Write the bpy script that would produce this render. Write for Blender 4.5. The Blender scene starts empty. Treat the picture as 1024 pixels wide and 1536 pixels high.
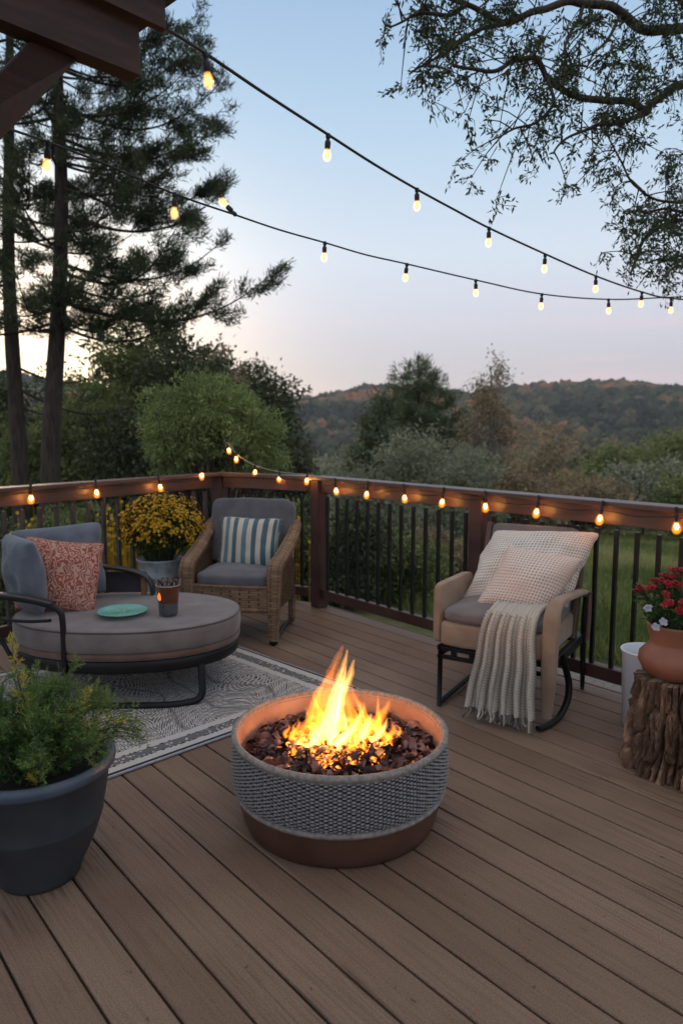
import bpy, math, random
import numpy as np
from mathutils import Vector, Matrix, noise as mnoise
random.seed(7)
rng = np.random.default_rng(11)
S = bpy.context.scene
COL = S.collection
PI = math.pi
R = math.radians

# ------------------------------------------------------------------ camera
H = 1.45
FOC = 1080.0
TH = math.atan(128 / FOC)
cd = bpy.data.cameras.new('camera')
cam = bpy.data.objects.new('camera', cd)
COL.objects.link(cam)
cam.location = (0, 0, H)
cam.rotation_euler = (PI / 2 - TH, 0, 0)
cd.sensor_fit = 'VERTICAL'
cd.sensor_height = 36
cd.lens = 36 * FOC / 1536
cd.clip_end = 4000
cd.clip_start = 0.05
cd.dof.use_dof = True
cd.dof.focus_distance = 2.85
cd.dof.aperture_fstop = 2.6
S.camera = cam


def pt(px, py, Y):
    u = (px - 512) / FOC
    v = (768 - py) / FOC
    d = (u, math.cos(TH) + v * math.sin(TH), -math.sin(TH) + v * math.cos(TH))
    t = Y / d[1]
    return Vector((d[0] * t, Y, H + d[2] * t))


def at(px, py, z=0.0):
    u = (px - 512) / FOC
    v = (768 - py) / FOC
    d = (u, math.cos(TH) + v * math.sin(TH), -math.sin(TH) + v * math.cos(TH))
    t = (z - H) / d[2]
    return Vector((d[0] * t, d[1] * t, z))


def projx(p):
    y = p[1] * math.cos(TH) - (p[2] - H) * math.sin(TH)
    return 512 + FOC * p[0] / y


# ------------------------------------------------------------------ materials
def mat(name, c1, c2=None, rough=0.7, scale=8.0, detail=4, metal=0.0, spec=0.4, bump=0.0, bscale=60.0,
        stretch=None, coord='Object', attr=0.0, c3=None, bdist=0.004, rmap=(0.35, 0.65), sheen=0.0):
    m = bpy.data.materials.new(name)
    m.use_nodes = True
    nt = m.node_tree
    N, L = nt.nodes, nt.links
    b = N['Principled BSDF']
    b.inputs['Roughness'].default_value = rough
    b.inputs['Metallic'].default_value = metal
    b.inputs['Specular IOR Level'].default_value = spec
    if sheen:
        b.inputs['Sheen Weight'].default_value = sheen
        b.inputs['Sheen Roughness'].default_value = 0.5
    c2 = c2 or tuple(x * 0.8 for x in c1)
    tc = N.new('ShaderNodeTexCoord')
    mp = N.new('ShaderNodeMapping')
    if stretch:
        mp.inputs['Scale'].default_value = stretch[0]
        mp.inputs['Rotation'].default_value = (0, 0, stretch[1])
    L.new(tc.outputs[coord], mp.inputs['Vector'])
    ns = N.new('ShaderNodeTexNoise')
    ns.inputs['Scale'].default_value = scale
    ns.inputs['Detail'].default_value = detail
    L.new(mp.outputs[0], ns.inputs['Vector'])
    cr = N.new('ShaderNodeValToRGB')
    cr.color_ramp.elements[0].position = rmap[0]
    cr.color_ramp.elements[1].position = rmap[1]
    cr.color_ramp.elements[0].color = (*c1, 1)
    cr.color_ramp.elements[1].color = (*c2, 1)
    if c3:
        e = cr.color_ramp.elements.new((rmap[0] + rmap[1]) / 2)
        e.color = (*c3, 1)
    if attr:
        at_ = N.new('ShaderNodeAttribute')
        at_.attribute_name = 'rnd'
        mx = N.new('ShaderNodeMix')
        mx.data_type = 'FLOAT'
        mx.inputs[0].default_value = attr
        L.new(ns.outputs['Fac'], mx.inputs[2])
        L.new(at_.outputs['Fac'], mx.inputs[3])
        L.new(mx.outputs[0], cr.inputs['Fac'])
    else:
        L.new(ns.outputs['Fac'], cr.inputs['Fac'])
    L.new(cr.outputs['Color'], b.inputs['Base Color'])
    if bump:
        n2 = N.new('ShaderNodeTexNoise')
        n2.inputs['Scale'].default_value = bscale
        n2.inputs['Detail'].default_value = 5
        L.new(mp.outputs[0], n2.inputs['Vector'])
        bp = N.new('ShaderNodeBump')
        bp.inputs['Strength'].default_value = bump
        bp.inputs['Distance'].default_value = bdist
        L.new(n2.outputs['Fac'], bp.inputs['Height'])
        L.new(bp.outputs[0], b.inputs['Normal'])
        # a little gloss variation
        mr = N.new('ShaderNodeMapRange')
        mr.inputs['To Min'].default_value = max(0.05, rough - 0.12)
        mr.inputs['To Max'].default_value = min(1, rough + 0.12)
        L.new(ns.outputs['Fac'], mr.inputs['Value'])
        L.new(mr.outputs[0], b.inputs['Roughness'])
    m['bsdf'] = 1
    return m


def nd(m, kind, **kw):
    n = m.node_tree.nodes.new(kind)
    for k, v in kw.items():
        if hasattr(n, k):
            setattr(n, k, v)
        else:
            n.inputs[k].default_value = v
    return n


def foliage(name, stops, transl=0.3, rough=0.6):
    """leaf material: colour by the per-leaf attribute"""
    m = bpy.data.materials.new(name)
    m.use_nodes = True
    nt = m.node_tree
    N, L = nt.nodes, nt.links
    b = N['Principled BSDF']
    b.inputs['Roughness'].default_value = rough
    b.inputs['Specular IOR Level'].default_value = 0.3
    a = N.new('ShaderNodeAttribute')
    a.attribute_name = 'rnd'
    cr = N.new('ShaderNodeValToRGB')
    els = cr.color_ramp.elements
    els[0].color = (*stops[0], 1)
    els[1].color = (*stops[-1], 1)
    for i, c in enumerate(stops[1:-1]):
        e = els.new((i + 1) / (len(stops) - 1))
        e.color = (*c, 1)
    L.new(a.outputs['Fac'], cr.inputs['Fac'])
    L.new(cr.outputs[0], b.inputs['Base Color'])
    tr = N.new('ShaderNodeBsdfTranslucent')
    L.new(cr.outputs[0], tr.inputs['Color'])
    mx = N.new('ShaderNodeMixShader')
    mx.inputs[0].default_value = transl
    L.new(b.outputs[0], mx.inputs[1])
    L.new(tr.outputs[0], mx.inputs[2])
    L.new(mx.outputs[0], N['Material Output'].inputs['Surface'])
    return m


def emit(name, col, strength):
    m = bpy.data.materials.new(name)
    m.use_nodes = True
    N, L = m.node_tree.nodes, m.node_tree.links
    N.remove(N['Principled BSDF'])
    e = N.new('ShaderNodeEmission')
    e.inputs[0].default_value = (*col, 1)
    e.inputs[1].default_value = strength
    L.new(e.outputs[0], N['Material Output'].inputs['Surface'])
    return m


def glowvol(name, col, strength):
    """clear gas that adds light; built as nested shells"""
    m = bpy.data.materials.new(name)
    m.use_nodes = True
    N, L = m.node_tree.nodes, m.node_tree.links
    N.remove(N['Principled BSDF'])
    e = N.new('ShaderNodeEmission')
    e.inputs[0].default_value = (*col, 1)
    e.inputs[1].default_value = strength
    tp = N.new('ShaderNodeBsdfTransparent')
    ad = N.new('ShaderNodeAddShader')
    L.new(e.outputs[0], ad.inputs[0])
    L.new(tp.outputs[0], ad.inputs[1])
    L.new(ad.outputs[0], N['Material Output'].inputs['Surface'])
    return m


# ------------------------------------------------------------------ mesh builder
class MB:
    def __init__(s):
        s.V = []
        s.F = []
        s.n = 0

    def add(s, V, F, UV=None, r=0.5):
        V = np.asarray(V, float).reshape(-1, 3)
        F = np.asarray(F, int)
        if F.ndim == 1:
            F = F.reshape(1, -1)
        rr = np.broadcast_to(np.asarray(r, float), (len(F),))
        s.V.append(V)
        s.F.append((F + s.n, UV, rr))
        s.n += len(V)
        return s

    def grid(s, P, cu=False, cv=False, us=1.0, vs=1.0, r=0.5, flip=False):
        P = np.asarray(P, float)
        nu, nv = P.shape[:2]
        iu = np.arange(nu if cu else nu - 1)
        iv = np.arange(nv if cv else nv - 1)
        I, J = np.meshgrid(iu, iv, indexing='ij')
        I = I.ravel()
        J = J.ravel()
        I1 = (I + 1) % nu
        J1 = (J + 1) % nv
        F = np.stack([I * nv + J, I1 * nv + J, I1 * nv + J1, I * nv + J1], 1)
        du = us / (nu if cu else nu - 1)
        dv = vs / (nv if cv else nv - 1)
        UV = np.stack([np.stack([I * du, J * dv], 1), np.stack([(I + 1) * du, J * dv], 1),
                       np.stack([(I + 1) * du, (J + 1) * dv], 1), np.stack([I * du, (J + 1) * dv], 1)], 1)
        if flip:
            F = F[:, ::-1]
            UV = UV[:, ::-1]
        return s.add(P.reshape(-1, 3), F, UV, r)

    def box(s, c, size, rot=None, r=0.5):
        x, y, z = [q / 2 for q in size]
        V = np.array([(a, b, d) for a in (-x, x) for b in (-y, y) for d in (-z, z)])
        F = [(0, 1, 3, 2), (4, 6, 7, 5), (0, 4, 5, 1), (2, 3, 7, 6), (0, 2, 6, 4), (1, 5, 7, 3)]
        UV = np.tile(np.array([[0, 0], [1, 0], [1, 1], [0, 1]], float), (6, 1, 1))
        if rot is not None:
            V = V @ np.array(rot).T
        return s.add(V + np.array(c), F, UV, r)

    def bar(s, p0, p1, w, h, up=(0, 0, 1), r=0.5):
        p0 = Vector(p0)
        p1 = Vector(p1)
        d = (p1 - p0)
        Lg = d.length
        d.normalize()
        u = Vector(up)
        if abs(u.dot(d)) > 0.98:
            u = Vector((0, 1, 0))
        sd = d.cross(u).normalized()
        u = sd.cross(d).normalized()
        M = np.array([[sd[i], d[i], u[i]] for i in range(3)])
        return s.box((p0 + p1) / 2, (w, Lg, h), M, r)

    def tube(s, pts, rad, n=8, ry=None, cap=True, sub=0, closed=False, r=0.5, up=None, vs=1.0, power=1.0):
        pts = [Vector(p) for p in pts]
        if sub:
            pts, rad, ry = smooth(pts, rad, sub, closed, ry)
        m = len(pts)
        rads = rad if hasattr(rad, '__len__') else [rad] * m
        rys = rads if ry is None else (ry if hasattr(ry, '__len__') else [ry] * m)
        P = np.zeros((m, n, 3))
        prev = Vector(up) if up is not None else None
        for i in range(m):
            if closed:
                t = pts[(i + 1) % m] - pts[i - 1]
            else:
                t = pts[min(i + 1, m - 1)] - pts[max(i - 1, 0)]
            t.normalize()
            if prev is None:
                prev = Vector((0, 0, 1)) if abs(t.z) < 0.9 else Vector((1, 0, 0))
            u = (prev - t * prev.dot(t))
            if u.length < 1e-4:
                u = t.orthogonal()
            u.normalize()
            if up is None:
                prev = u
            v = t.cross(u)
            for k in range(n):
                a = 2 * PI * k / n
                ca, sa = math.cos(a), math.sin(a)
                if power != 1.0:
                    ca = math.copysign(abs(ca) ** power, ca)
                    sa = math.copysign(abs(sa) ** power, sa)
                P[i, k] = pts[i] + u * ca * rads[i] + v * sa * rys[i]
        s.grid(P, cu=closed, cv=True, us=vs, r=r)
        if cap and not closed:
            base = s.n
            s.V.append(np.array([pts[0], pts[-1]]))
            s.n += 2
            k = np.arange(n)
            o = base - m * n
            s.F.append((np.stack([np.full(n, base), o + (k + 1) % n, o + k], 1), None, np.full(n, 0.5)))
            o2 = o + (m - 1) * n
            s.F.append((np.stack([np.full(n, base + 1), o2 + k, o2 + (k + 1) % n], 1), None, np.full(n, 0.5)))
        return s

    def lathe(s, prof, n=32, c=(0, 0, 0), sx=1.0, sy=1.0, r=0.5, fn=None):
        a = np.arange(n) * 2 * PI / n
        prof = np.array(prof, float)
        P = np.zeros((n, len(prof), 3))
        for j, (q, z) in enumerate(prof):
            rr = q if fn is None else q * fn(a, z)
            P[:, j, 0] = c[0] + np.cos(a) * rr * sx
            P[:, j, 1] = c[1] + np.sin(a) * rr * sy
            P[:, j, 2] = c[2] + z
        return s.grid(P, cu=True, r=r)

    def build(s, name, m, parent=None, smooth=True, origin=None, bevel=0, bseg=2, autos=None):
        V = np.concatenate(s.V)
        if origin is not None:
            V = V - np.array(origin)
        elif parent is not None and parent.get('_w'):
            V = V - np.array(parent['_w'])
        me = bpy.data.meshes.new(name)
        me.vertices.add(len(V))
        me.vertices.foreach_set('co', V.ravel())
        li, ls, lt, uv, rn = [], [], [], [], []
        pos = 0
        for F, U, r in s.F:
            n, k = F.shape
            li.append(F.ravel())
            ls.append(pos + np.arange(n) * k)
            lt.append(np.full(n, k))
            pos += n * k
            uv.append(np.zeros((n * k, 2)) if U is None else np.asarray(U).reshape(-1, 2))
            rn.append(r)
        li = np.concatenate(li)
        me.loops.add(len(li))
        me.loops.foreach_set('vertex_index', li.astype(np.int32))
        ls = np.concatenate(ls)
        me.polygons.add(len(ls))
        me.polygons.foreach_set('loop_start', ls.astype(np.int32))
        me.polygons.foreach_set('loop_total', np.concatenate(lt).astype(np.int32))
        me.polygons.foreach_set('use_smooth', np.full(len(ls), smooth))
        me.update(calc_edges=True)
        ul = me.uv_layers.new(name='UVMap')
        ul.data.foreach_set('uv', np.concatenate(uv).ravel())
        at_ = me.attributes.new('rnd', 'FLOAT', 'FACE')
        at_.data.foreach_set('value', np.concatenate(rn).astype(np.float32))
        me.validate()
        o = bpy.data.objects.new(name, me)
        COL.objects.link(o)
        if m:
            for q in (m if isinstance(m, (list, tuple)) else [m]):
                me.materials.append(q)
        if origin is not None:
            o.location = origin
        if parent is not None:
            o.parent = parent
        if bevel:
            bm = o.modifiers.new('bevel', 'BEVEL')
            bm.width = bevel
            bm.segments = bseg
            bm.limit_method = 'ANGLE'
            bm.angle_limit = R(40)
            bm.harden_normals = True
        return o


def smooth(pts, rad, sub, closed=False, ry=None):
    out, ro, yo = [], [], []
    m = len(pts)
    rl = hasattr(rad, '__len__')
    yl = hasattr(ry, '__len__')
    seg = m if closed else m - 1
    for i in range(seg):
        g = (lambda k: pts[k % m]) if closed else (lambda k: pts[min(max(k, 0), m - 1)])
        p0, p1, p2, p3 = g(i - 1), g(i), g(i + 1), g(i + 2)
        for j in range(sub):
            t = j / sub
            out.append(0.5 * ((2 * p1) + (p2 - p0) * t + (2 * p0 - 5 * p1 + 4 * p2 - p3) * t * t + (3 * p1 - p0 - 3 * p2 + p3) * t ** 3))
            if rl:
                ro.append(rad[i] * (1 - t) + rad[(i + 1) % m] * t)
            if yl:
                yo.append(ry[i] * (1 - t) + ry[(i + 1) % m] * t)
    if not closed:
        out.append(pts[-1])
        if rl:
            ro.append(rad[-1])
        if yl:
            yo.append(ry[-1])
    return out, (ro if rl else rad), (yo if yl else ry)


def tag(o, label=None, cat=None, group=None, kind=None):
    if label:
        o['label'] = label
    if cat:
        o['category'] = cat
    if group:
        o['group'] = group
    if kind:
        o['kind'] = kind
    return o


def thing(name, label, cat, loc=(0, 0, 0), rotz=0.0, group=None, world=True):
    o = bpy.data.objects.new(name, None)
    COL.objects.link(o)
    o.empty_display_size = 0.1
    o.location = loc
    o.rotation_euler = (0, 0, rotz)
    if world:
        o['_w'] = [float(q) for q in loc]
    return tag(o, label, cat, group)


# ------------------------------------------------------------------ world, sun
EXPO = 1.68
W = bpy.data.worlds.new('World')
S.world = W
W.use_nodes = True
wn, wl = W.node_tree.nodes, W.node_tree.links
bg = wn['Background']
sky = wn.new('ShaderNodeTexSky')
sky.sky_type = 'NISHITA'
sky.sun_disc = False
SUN_EL, SUN_AZ = R(2.5), R(-27)
sky.sun_elevation = SUN_EL
sky.sun_rotation = SUN_AZ
sky.altitude = 300
sky.air_density = 1.0
sky.dust_density = 0.6
sky.ozone_density = 1.6
tcw = wn.new('ShaderNodeTexCoord')
sxyz = wn.new('ShaderNodeSeparateXYZ')
wl.new(tcw.outputs['Generated'], sxyz.inputs[0])
# dusk colours mixed into the physical sky; unseen zenith brightened to light the deck
ramp = wn.new('ShaderNodeValToRGB')
ce = ramp.color_ramp.elements
ce[0].position = 0.0
ce[0].color = (0.52, 0.50, 0.60, 1)
ce[1].position = 1.0
ce[1].color = (0.74, 0.68, 0.64, 1)
for p, c in ((0.07, (0.50, 0.48, 0.57)), (0.13, (0.57, 0.56, 0.66)), (0.22, (0.59, 0.65, 0.75)), (0.36, (0.42, 0.56, 0.71)), (0.50, (0.29, 0.43, 0.62)), (0.62, (0.42, 0.50, 0.62)), (0.75, (0.64, 0.64, 0.66))):
    e = ce.new(p)
    e.color = (*c, 1)
wl.new(sxyz.outputs['Z'], ramp.inputs[0])
sc_ = wn.new('ShaderNodeVectorMath')
sc_.operation = 'SCALE'
sc_.inputs['Scale'].default_value = 4.3
wl.new(ramp.outputs[0], sc_.inputs[0])
mixw = wn.new('ShaderNodeMix')
mixw.data_type = 'RGBA'
mixw.inputs[0].default_value = 0.84
wl.new(sky.outputs[0], mixw.inputs[6])
wl.new(sc_.outputs[0], mixw.inputs[7])
# pink cloud streak near the horizon
mpw = wn.new('ShaderNodeMapping')
mpw.inputs['Scale'].default_value = (1.2, 1.2, 22)
wl.new(tcw.outputs['Generated'], mpw.inputs[0])
nsw = wn.new('ShaderNodeTexNoise')
nsw.inputs['Scale'].default_value = 2.2
nsw.inputs['Detail'].default_value = 5
wl.new(mpw.outputs[0], nsw.inputs['Vector'])
mrw = wn.new('ShaderNodeMapRange')
mrw.inputs['From Min'].default_value = 0.48
mrw.inputs['From Max'].default_value = 0.72
wl.new(nsw.outputs['Fac'], mrw.inputs['Value'])
band = wn.new('ShaderNodeValToRGB')
be = band.color_ramp.elements
be[0].position = 0.03
be[0].color = (0, 0, 0, 1)
be[1].position = 0.19
be[1].color = (0, 0, 0, 1)
e = be.new(0.09)
e.color = (0.75, 0.75, 0.75, 1)
wl.new(sxyz.outputs['Z'], band.inputs[0])
mlw = wn.new('ShaderNodeMath')
mlw.operation = 'MULTIPLY'
wl.new(mrw.outputs[0], mlw.inputs[0])
wl.new(band.outputs[0], mlw.inputs[1])
mixp = wn.new('ShaderNodeMix')
mixp.data_type = 'RGBA'
mixp.inputs[7].default_value = (3.4, 2.3, 2.45, 1)
wl.new(mlw.outputs[0], mixp.inputs[0])
wl.new(mixw.outputs[2], mixp.inputs[6])
dt = wn.new('ShaderNodeVectorMath')
dt.operation = 'DOT_PRODUCT'
wl.new(tcw.outputs['Generated'], dt.inputs[0])
ga_, ge_ = R(-21.5), R(3.0)
dt.inputs[1].default_value = (math.sin(ga_) * math.cos(ge_), math.cos(ga_) * math.cos(ge_), math.sin(ge_))
mx_ = wn.new('ShaderNodeMath')
mx_.operation = 'MAXIMUM'
mx_.inputs[1].default_value = 0
wl.new(dt.outputs['Value'], mx_.inputs[0])
pw = wn.new('ShaderNodeMath')
pw.operation = 'POWER'
pw.inputs[1].default_value = 48
wl.new(mx_.outputs[0], pw.inputs[0])
gl = wn.new('ShaderNodeMix')
gl.data_type = 'RGBA'
gl.blend_type = 'ADD'
gl.clamp_factor = False
gl.inputs[7].default_value = (4.8, 3.7, 1.9, 1)
wl.new(pw.outputs[0], gl.inputs[0])
wl.new(mixp.outputs[2], gl.inputs[6])
wl.new(gl.outputs[2], bg.inputs[0])
bg.inputs[1].default_value = 0.1

sun = bpy.data.lights.new('sun', 'SUN')
sun.energy = 0.25
sun.angle = R(14)
sun.color = (1.0, 0.72, 0.5)
so = bpy.data.objects.new('sun', sun)
COL.objects.link(so)
sdir = Vector((math.sin(SUN_AZ) * math.cos(R(6)), math.cos(SUN_AZ) * math.cos(R(6)), math.sin(R(6))))
so.rotation_euler = (-sdir).to_track_quat('-Z', 'Y').to_euler()
so.location = (0, 0, 20)

S.view_settings.view_transform = 'Standard'
S.view_settings.look = 'None'
S.view_settings.gamma = 1
S.view_settings.exposure = EXPO
S.render.engine = 'CYCLES'
S.cycles.use_denoising = True
S.cycles.max_bounces = 7
S.cycles.transparent_max_bounces = 96
S.cycles.volume_bounces = 0
S.cycles.sample_clamp_indirect = 4.0
EV = 2 ** EXPO

# ------------------------------------------------------------------ deck
BD = Vector((0.645, -0.764, 0)).normalized()
BN = Vector((0.764, 0.645, 0)).normalized()
P1 = Vector((-0.18, 5.71, 0))
PC = Vector((-1.05, 6.20, 0))
LD = Vector((-0.59, -0.81, 0)).normalized()
NR = BN
mid = (P1 - PC).normalized()
NM = Vector((-mid.y, mid.x, 0))
NL = Vector((LD.y, -LD.x, 0))
if NM.dot(Vector((0, 1, 0))) < 0:
    NM = -NM
if NL.dot(Vector((-1, 0, 0))) < 0:
    NL = -NL
OFF = 0.09
HP = [(NR, NR.dot(P1) + OFF), (NM, NM.dot(P1) + OFF), (NL, NL.dot(PC) + OFF)]

m_deck = mat('deck_board', (0.198, 0.121, 0.082), (0.272, 0.174, 0.121), rough=0.62, scale=2.0, detail=6,
             stretch=((1, 1, 1), 0), attr=0.30, spec=0.3)
_nt = m_deck.node_tree
_N, _L = _nt.nodes, _nt.links
_b = _N['Principled BSDF']
_tc = _N.new('ShaderNodeTexCoord')
_mp = _N.new('ShaderNodeMapping')
_mp.inputs['Rotation'].default_value = (0, 0, math.atan2(0.764, 0.645))
_L.new(_tc.outputs['Object'], _mp.inputs[0])
_m2 = _N.new('ShaderNodeMapping')
_m2.inputs['Scale'].default_value = (3.0, 130, 20)
_L.new(_mp.outputs[0], _m2.inputs[0])
_n1 = _N.new('ShaderNodeTexNoise')
_n1.inputs['Scale'].default_value = 1.0
_n1.inputs['Detail'].default_value = 4
_n1.inputs['Distortion'].default_value = 0.6
_L.new(_m2.outputs[0], _n1.inputs['Vector'])
_n2 = _N.new('ShaderNodeTexNoise')
_n2.inputs['Scale'].default_value = 260
_n2.inputs['Detail'].default_value = 3
_L.new(_tc.outputs['Object'], _n2.inputs['Vector'])
_n3 = _N.new('ShaderNodeTexNoise')
_n3.inputs['Scale'].default_value = 1.1
_n3.inputs['Detail'].default_value = 3
_L.new(_tc.outputs['Object'], _n3.inputs['Vector'])
_mr = _N.new('ShaderNodeMapRange')
_mr.inputs['From Min'].default_value = 0.5
_mr.inputs['From Max'].default_value = 0.62
_L.new(_n3.outputs['Fac'], _mr.inputs['Value'])
_gm = _N.new('ShaderNodeMath')
_gm.operation = 'MULTIPLY_ADD'
_L.new(_mr.outputs[0], _gm.inputs[0])
_gm.inputs[1].default_value = 0.8
_gm.inputs[2].default_value = 0.35
_gs = _N.new('ShaderNodeMath')
_gs.operation = 'MULTIPLY'
_L.new(_n1.outputs['Fac'], _gs.inputs[0])
_L.new(_gm.outputs[0], _gs.inputs[1])
_ga = _N.new('ShaderNodeMath')
_ga.operation = 'MULTIPLY_ADD'
_L.new(_n2.outputs['Fac'], _ga.inputs[0])
_ga.inputs[1].default_value = 0.5
_L.new(_gs.outputs[0], _ga.inputs[2])
_bp = _N.new('ShaderNodeBump')
_bp.inputs['Strength'].default_value = 0.55
_bp.inputs['Distance'].default_value = 0.003
_L.new(_ga.outputs[0], _bp.inputs['Height'])
_L.new(_bp.outputs[0], _b.inputs['Normal'])
# dark grain lines and speckles in the colour of the composite board
_cr = _N.new('ShaderNodeValToRGB')
_cr.color_ramp.elements[0].position = 0.28
_cr.color_ramp.elements[0].color = (0.42, 0.39, 0.37, 1)
_cr.color_ramp.elements[1].position = 0.55
_cr.color_ramp.elements[1].color = (1.05, 1.05, 1.05, 1)
_L.new(_n1.outputs['Fac'], _cr.inputs[0])
_cr2 = _N.new('ShaderNodeValToRGB')
_cr2.color_ramp.elements[0].position = 0.30
_cr2.color_ramp.elements[0].color = (0.45, 0.45, 0.45, 1)
_cr2.color_ramp.elements[1].position = 0.62
_cr2.color_ramp.elements[1].color = (1.15, 1.15, 1.15, 1)
_L.new(_n2.outputs['Fac'], _cr2.inputs[0])
_old = _b.inputs['Base Color'].links[0].from_socket
_mm = _N.new('ShaderNodeMix')
_mm.data_type = 'RGBA'
_mm.blend_type = 'MULTIPLY'
_L.new(_gm.outputs[0], _mm.inputs[0])
_L.new(_old, _mm.inputs[6])
_L.new(_cr.outputs[0], _mm.inputs[7])
_mm2 = _N.new('ShaderNodeMix')
_mm2.data_type = 'RGBA'
_mm2.blend_type = 'MULTIPLY'
_mm2.inputs[0].default_value = 0.9
_L.new(_mm.outputs[2], _mm2.inputs[6])
_L.new(_cr2.outputs[0], _mm2.inputs[7])
_L.new(_mm2.outputs[2], _b.inputs['Base Color'])


def trange(nv, lo=-6.0, hi=6.0):
    """interval along BD at cross distance nv inside the deck outline"""
    for n, d in HP[1:]:
        q = BN * nv
        a = n.dot(BD)
        c = d - n.dot(q)
        if abs(a) < 1e-6:
            continue
        if a > 0:
            hi = min(hi, c / a)
        else:
            lo = max(lo, c / a)
    return lo, hi


dk = MB()
PITCH = 0.137
kmax = int((HP[0][1] - 1.012) / PITCH)
for k in range(-30, kmax + 1):
    a = 1.012 + k * PITCH + 0.004
    b = a + PITCH - 0.008
    if b > HP[0][1]:
        b = HP[0][1]
    prof = [(a, -0.026), (a, -0.003), (a + 0.0035, 0.0), (b - 0.0035, 0.0), (b, -0.003), (b, -0.026)]
    s0, s1 = trange(a)[0], trange(b)[0]
    P = np.zeros((2, 6, 3))
    for j, (nv, z) in enumerate(prof):
        t0, t1 = trange(nv)
        P[0, j] = (BN * nv + BD * t0) + Vector((0, 0, z))
        P[1, j] = (BN * nv + BD * t1) + Vector((0, 0, z))
    rr = random.random()
    n0 = dk.n
    dk.grid(P, cv=True, r=rr, flip=True)
    dk.add(P[0], [0, 1, 2, 3, 4, 5], None, rr)
deck = dk.build('deck_floor', m_deck, smooth=False)
tag(deck, 'brown composite deck boards running diagonally across the terrace', None, None, 'structure')
m_dark = mat('shadow_timber', (0.02, 0.016, 0.013), (0.03, 0.024, 0.02), rough=0.9)
fr = MB()
corners = [PC + Vector((0, 0.0, 0)), P1, BN * (HP[0][1] - 0.06) + BD * 5.5, Vector((-1, -4, 0)), Vector((-7, -3, 0)), PC + LD * 9]
V = []
for c in corners:
    V.append((c.x, c.y, -0.03))
for c in corners:
    V.append((c.x, c.y, -0.22))
n = len(corners)
fr.add(V, [list(range(n))])
fr.add(V, [[i, i + n, (i + 1) % n + n, (i + 1) % n] for i in range(n)])
tag(fr.build('deck_frame', m_dark, smooth=False), None, None, None, 'structure')

# ------------------------------------------------------------------ railing
m_rail = mat('rail_timber', (0.085, 0.040, 0.030), (0.132, 0.068, 0.052), rough=0.42, scale=3, detail=6,
             bump=0.25, bscale=40, bdist=0.002, spec=0.5, stretch=((1, 1, 6), 0))
m_post = mat('post_timber', (0.050, 0.022, 0.018), (0.085, 0.038, 0.030), rough=0.5, scale=5, bump=0.2, bscale=50, bdist=0.002)
m_bal = mat('black_metal', (0.012, 0.011, 0.011), (0.02, 0.018, 0.018), rough=0.38, metal=0.3, spec=0.5)
m_balw = mat('weathered_baluster', (0.045, 0.034, 0.032), (0.085, 0.065, 0.058), rough=0.6, scale=12)
RZ = 1.06


def railing(label, p0, p1, posts, mb, bw, step=0.112, pmat=m_post, inward=None):
    t = thing('deck_railing', label, 'railing', p0, 0)
    d = (p1 - p0)
    Lg = d.length
    d.normalize()
    for q in posts:
        c = p0 + d * q
        M = np.array([[d.x, -d.y, 0], [d.y, d.x, 0], [0, 0, 1]])
        b = MB().box((c.x, c.y, (RZ - 0.030) / 2), (0.10, 0.10, RZ - 0.034), M)
        b.build('post', pmat, t, smooth=False, bevel=0.006)
    segs = sorted(set([0.0] + list(posts) + [Lg]))
    MB().bar(p0 + Vector((0, 0, RZ - 0.014)) - d * 0.05, p1 + Vector((0, 0, RZ - 0.014)) + d * 0.05, 0.14, 0.030).build('cap_rail', m_rail, t, smooth=False, bevel=0.006)
    for a, b in zip(segs[:-1], segs[1:]):
        if b - a < 0.2:
            continue
        A = p0 + d * (a + 0.052)
        B = p0 + d * (b - 0.052)
        MB().bar(A + Vector((0, 0, RZ - 0.078)), B + Vector((0, 0, RZ - 0.078)), 0.045, 0.094).build('top_rail', m_rail, t, smooth=False, bevel=0.004)
        MB().bar(A + Vector((0, 0, 0.115)), B + Vector((0, 0, 0.115)), 0.045, 0.075).build('bottom_rail', pmat, t, smooth=False, bevel=0.004)
        nb = max(1, int((B - A).length / step))
        for i in range(nb):
            c = A + (B - A) * ((i + 0.5) / nb)
            M = np.array([[d.x, -d.y, 0], [d.y, d.x, 0], [0, 0, 1]])
            MB().box((c.x, c.y, 0.527), (bw, bw, 0.76), M).build('baluster', mb, t, smooth=False)
    return t


PE = P1 + BD * 3.75
railing('dark red-brown deck railing from the tall post past the tan armchair to the right edge', P1, PE, [0.0, 1.62, 3.45], m_bal, 0.020)
railing('short far section of brown railing behind the wicker armchair, between corner and tall post', PC, P1 - (P1 - PC).normalized() * 0.056, [0.0], m_bal, 0.017, 0.10)
railing('left brown railing with grey-brown balusters behind the daybed and the yellow flowers', PC + LD * 0.06, PC + LD * 4.2, [4.0], m_balw, 0.026, 0.125)

# ------------------------------------------------------------------ string lights
m_wire = mat('rubber_cable', (0.012, 0.013, 0.015), (0.02, 0.02, 0.022), rough=0.55)
m_socket = mat('socket_plastic', (0.015, 0.015, 0.016), (0.03, 0.028, 0.028), rough=0.5)
m_bulb = emit('bulb_glass_lit', (1.0, 0.52, 0.14), 2.6 / EV)
m_bulbo = emit('amber_filament', (1.0, 0.42, 0.08), 60.0 / EV)
m_halo = glowvol('amber_globe_glow', (1.0, 0.25, 0.015), .26 / EV)
m_halos = glowvol('pale_globe_glow', (1.0, 0.34, 0.05), .35 / EV)


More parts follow.
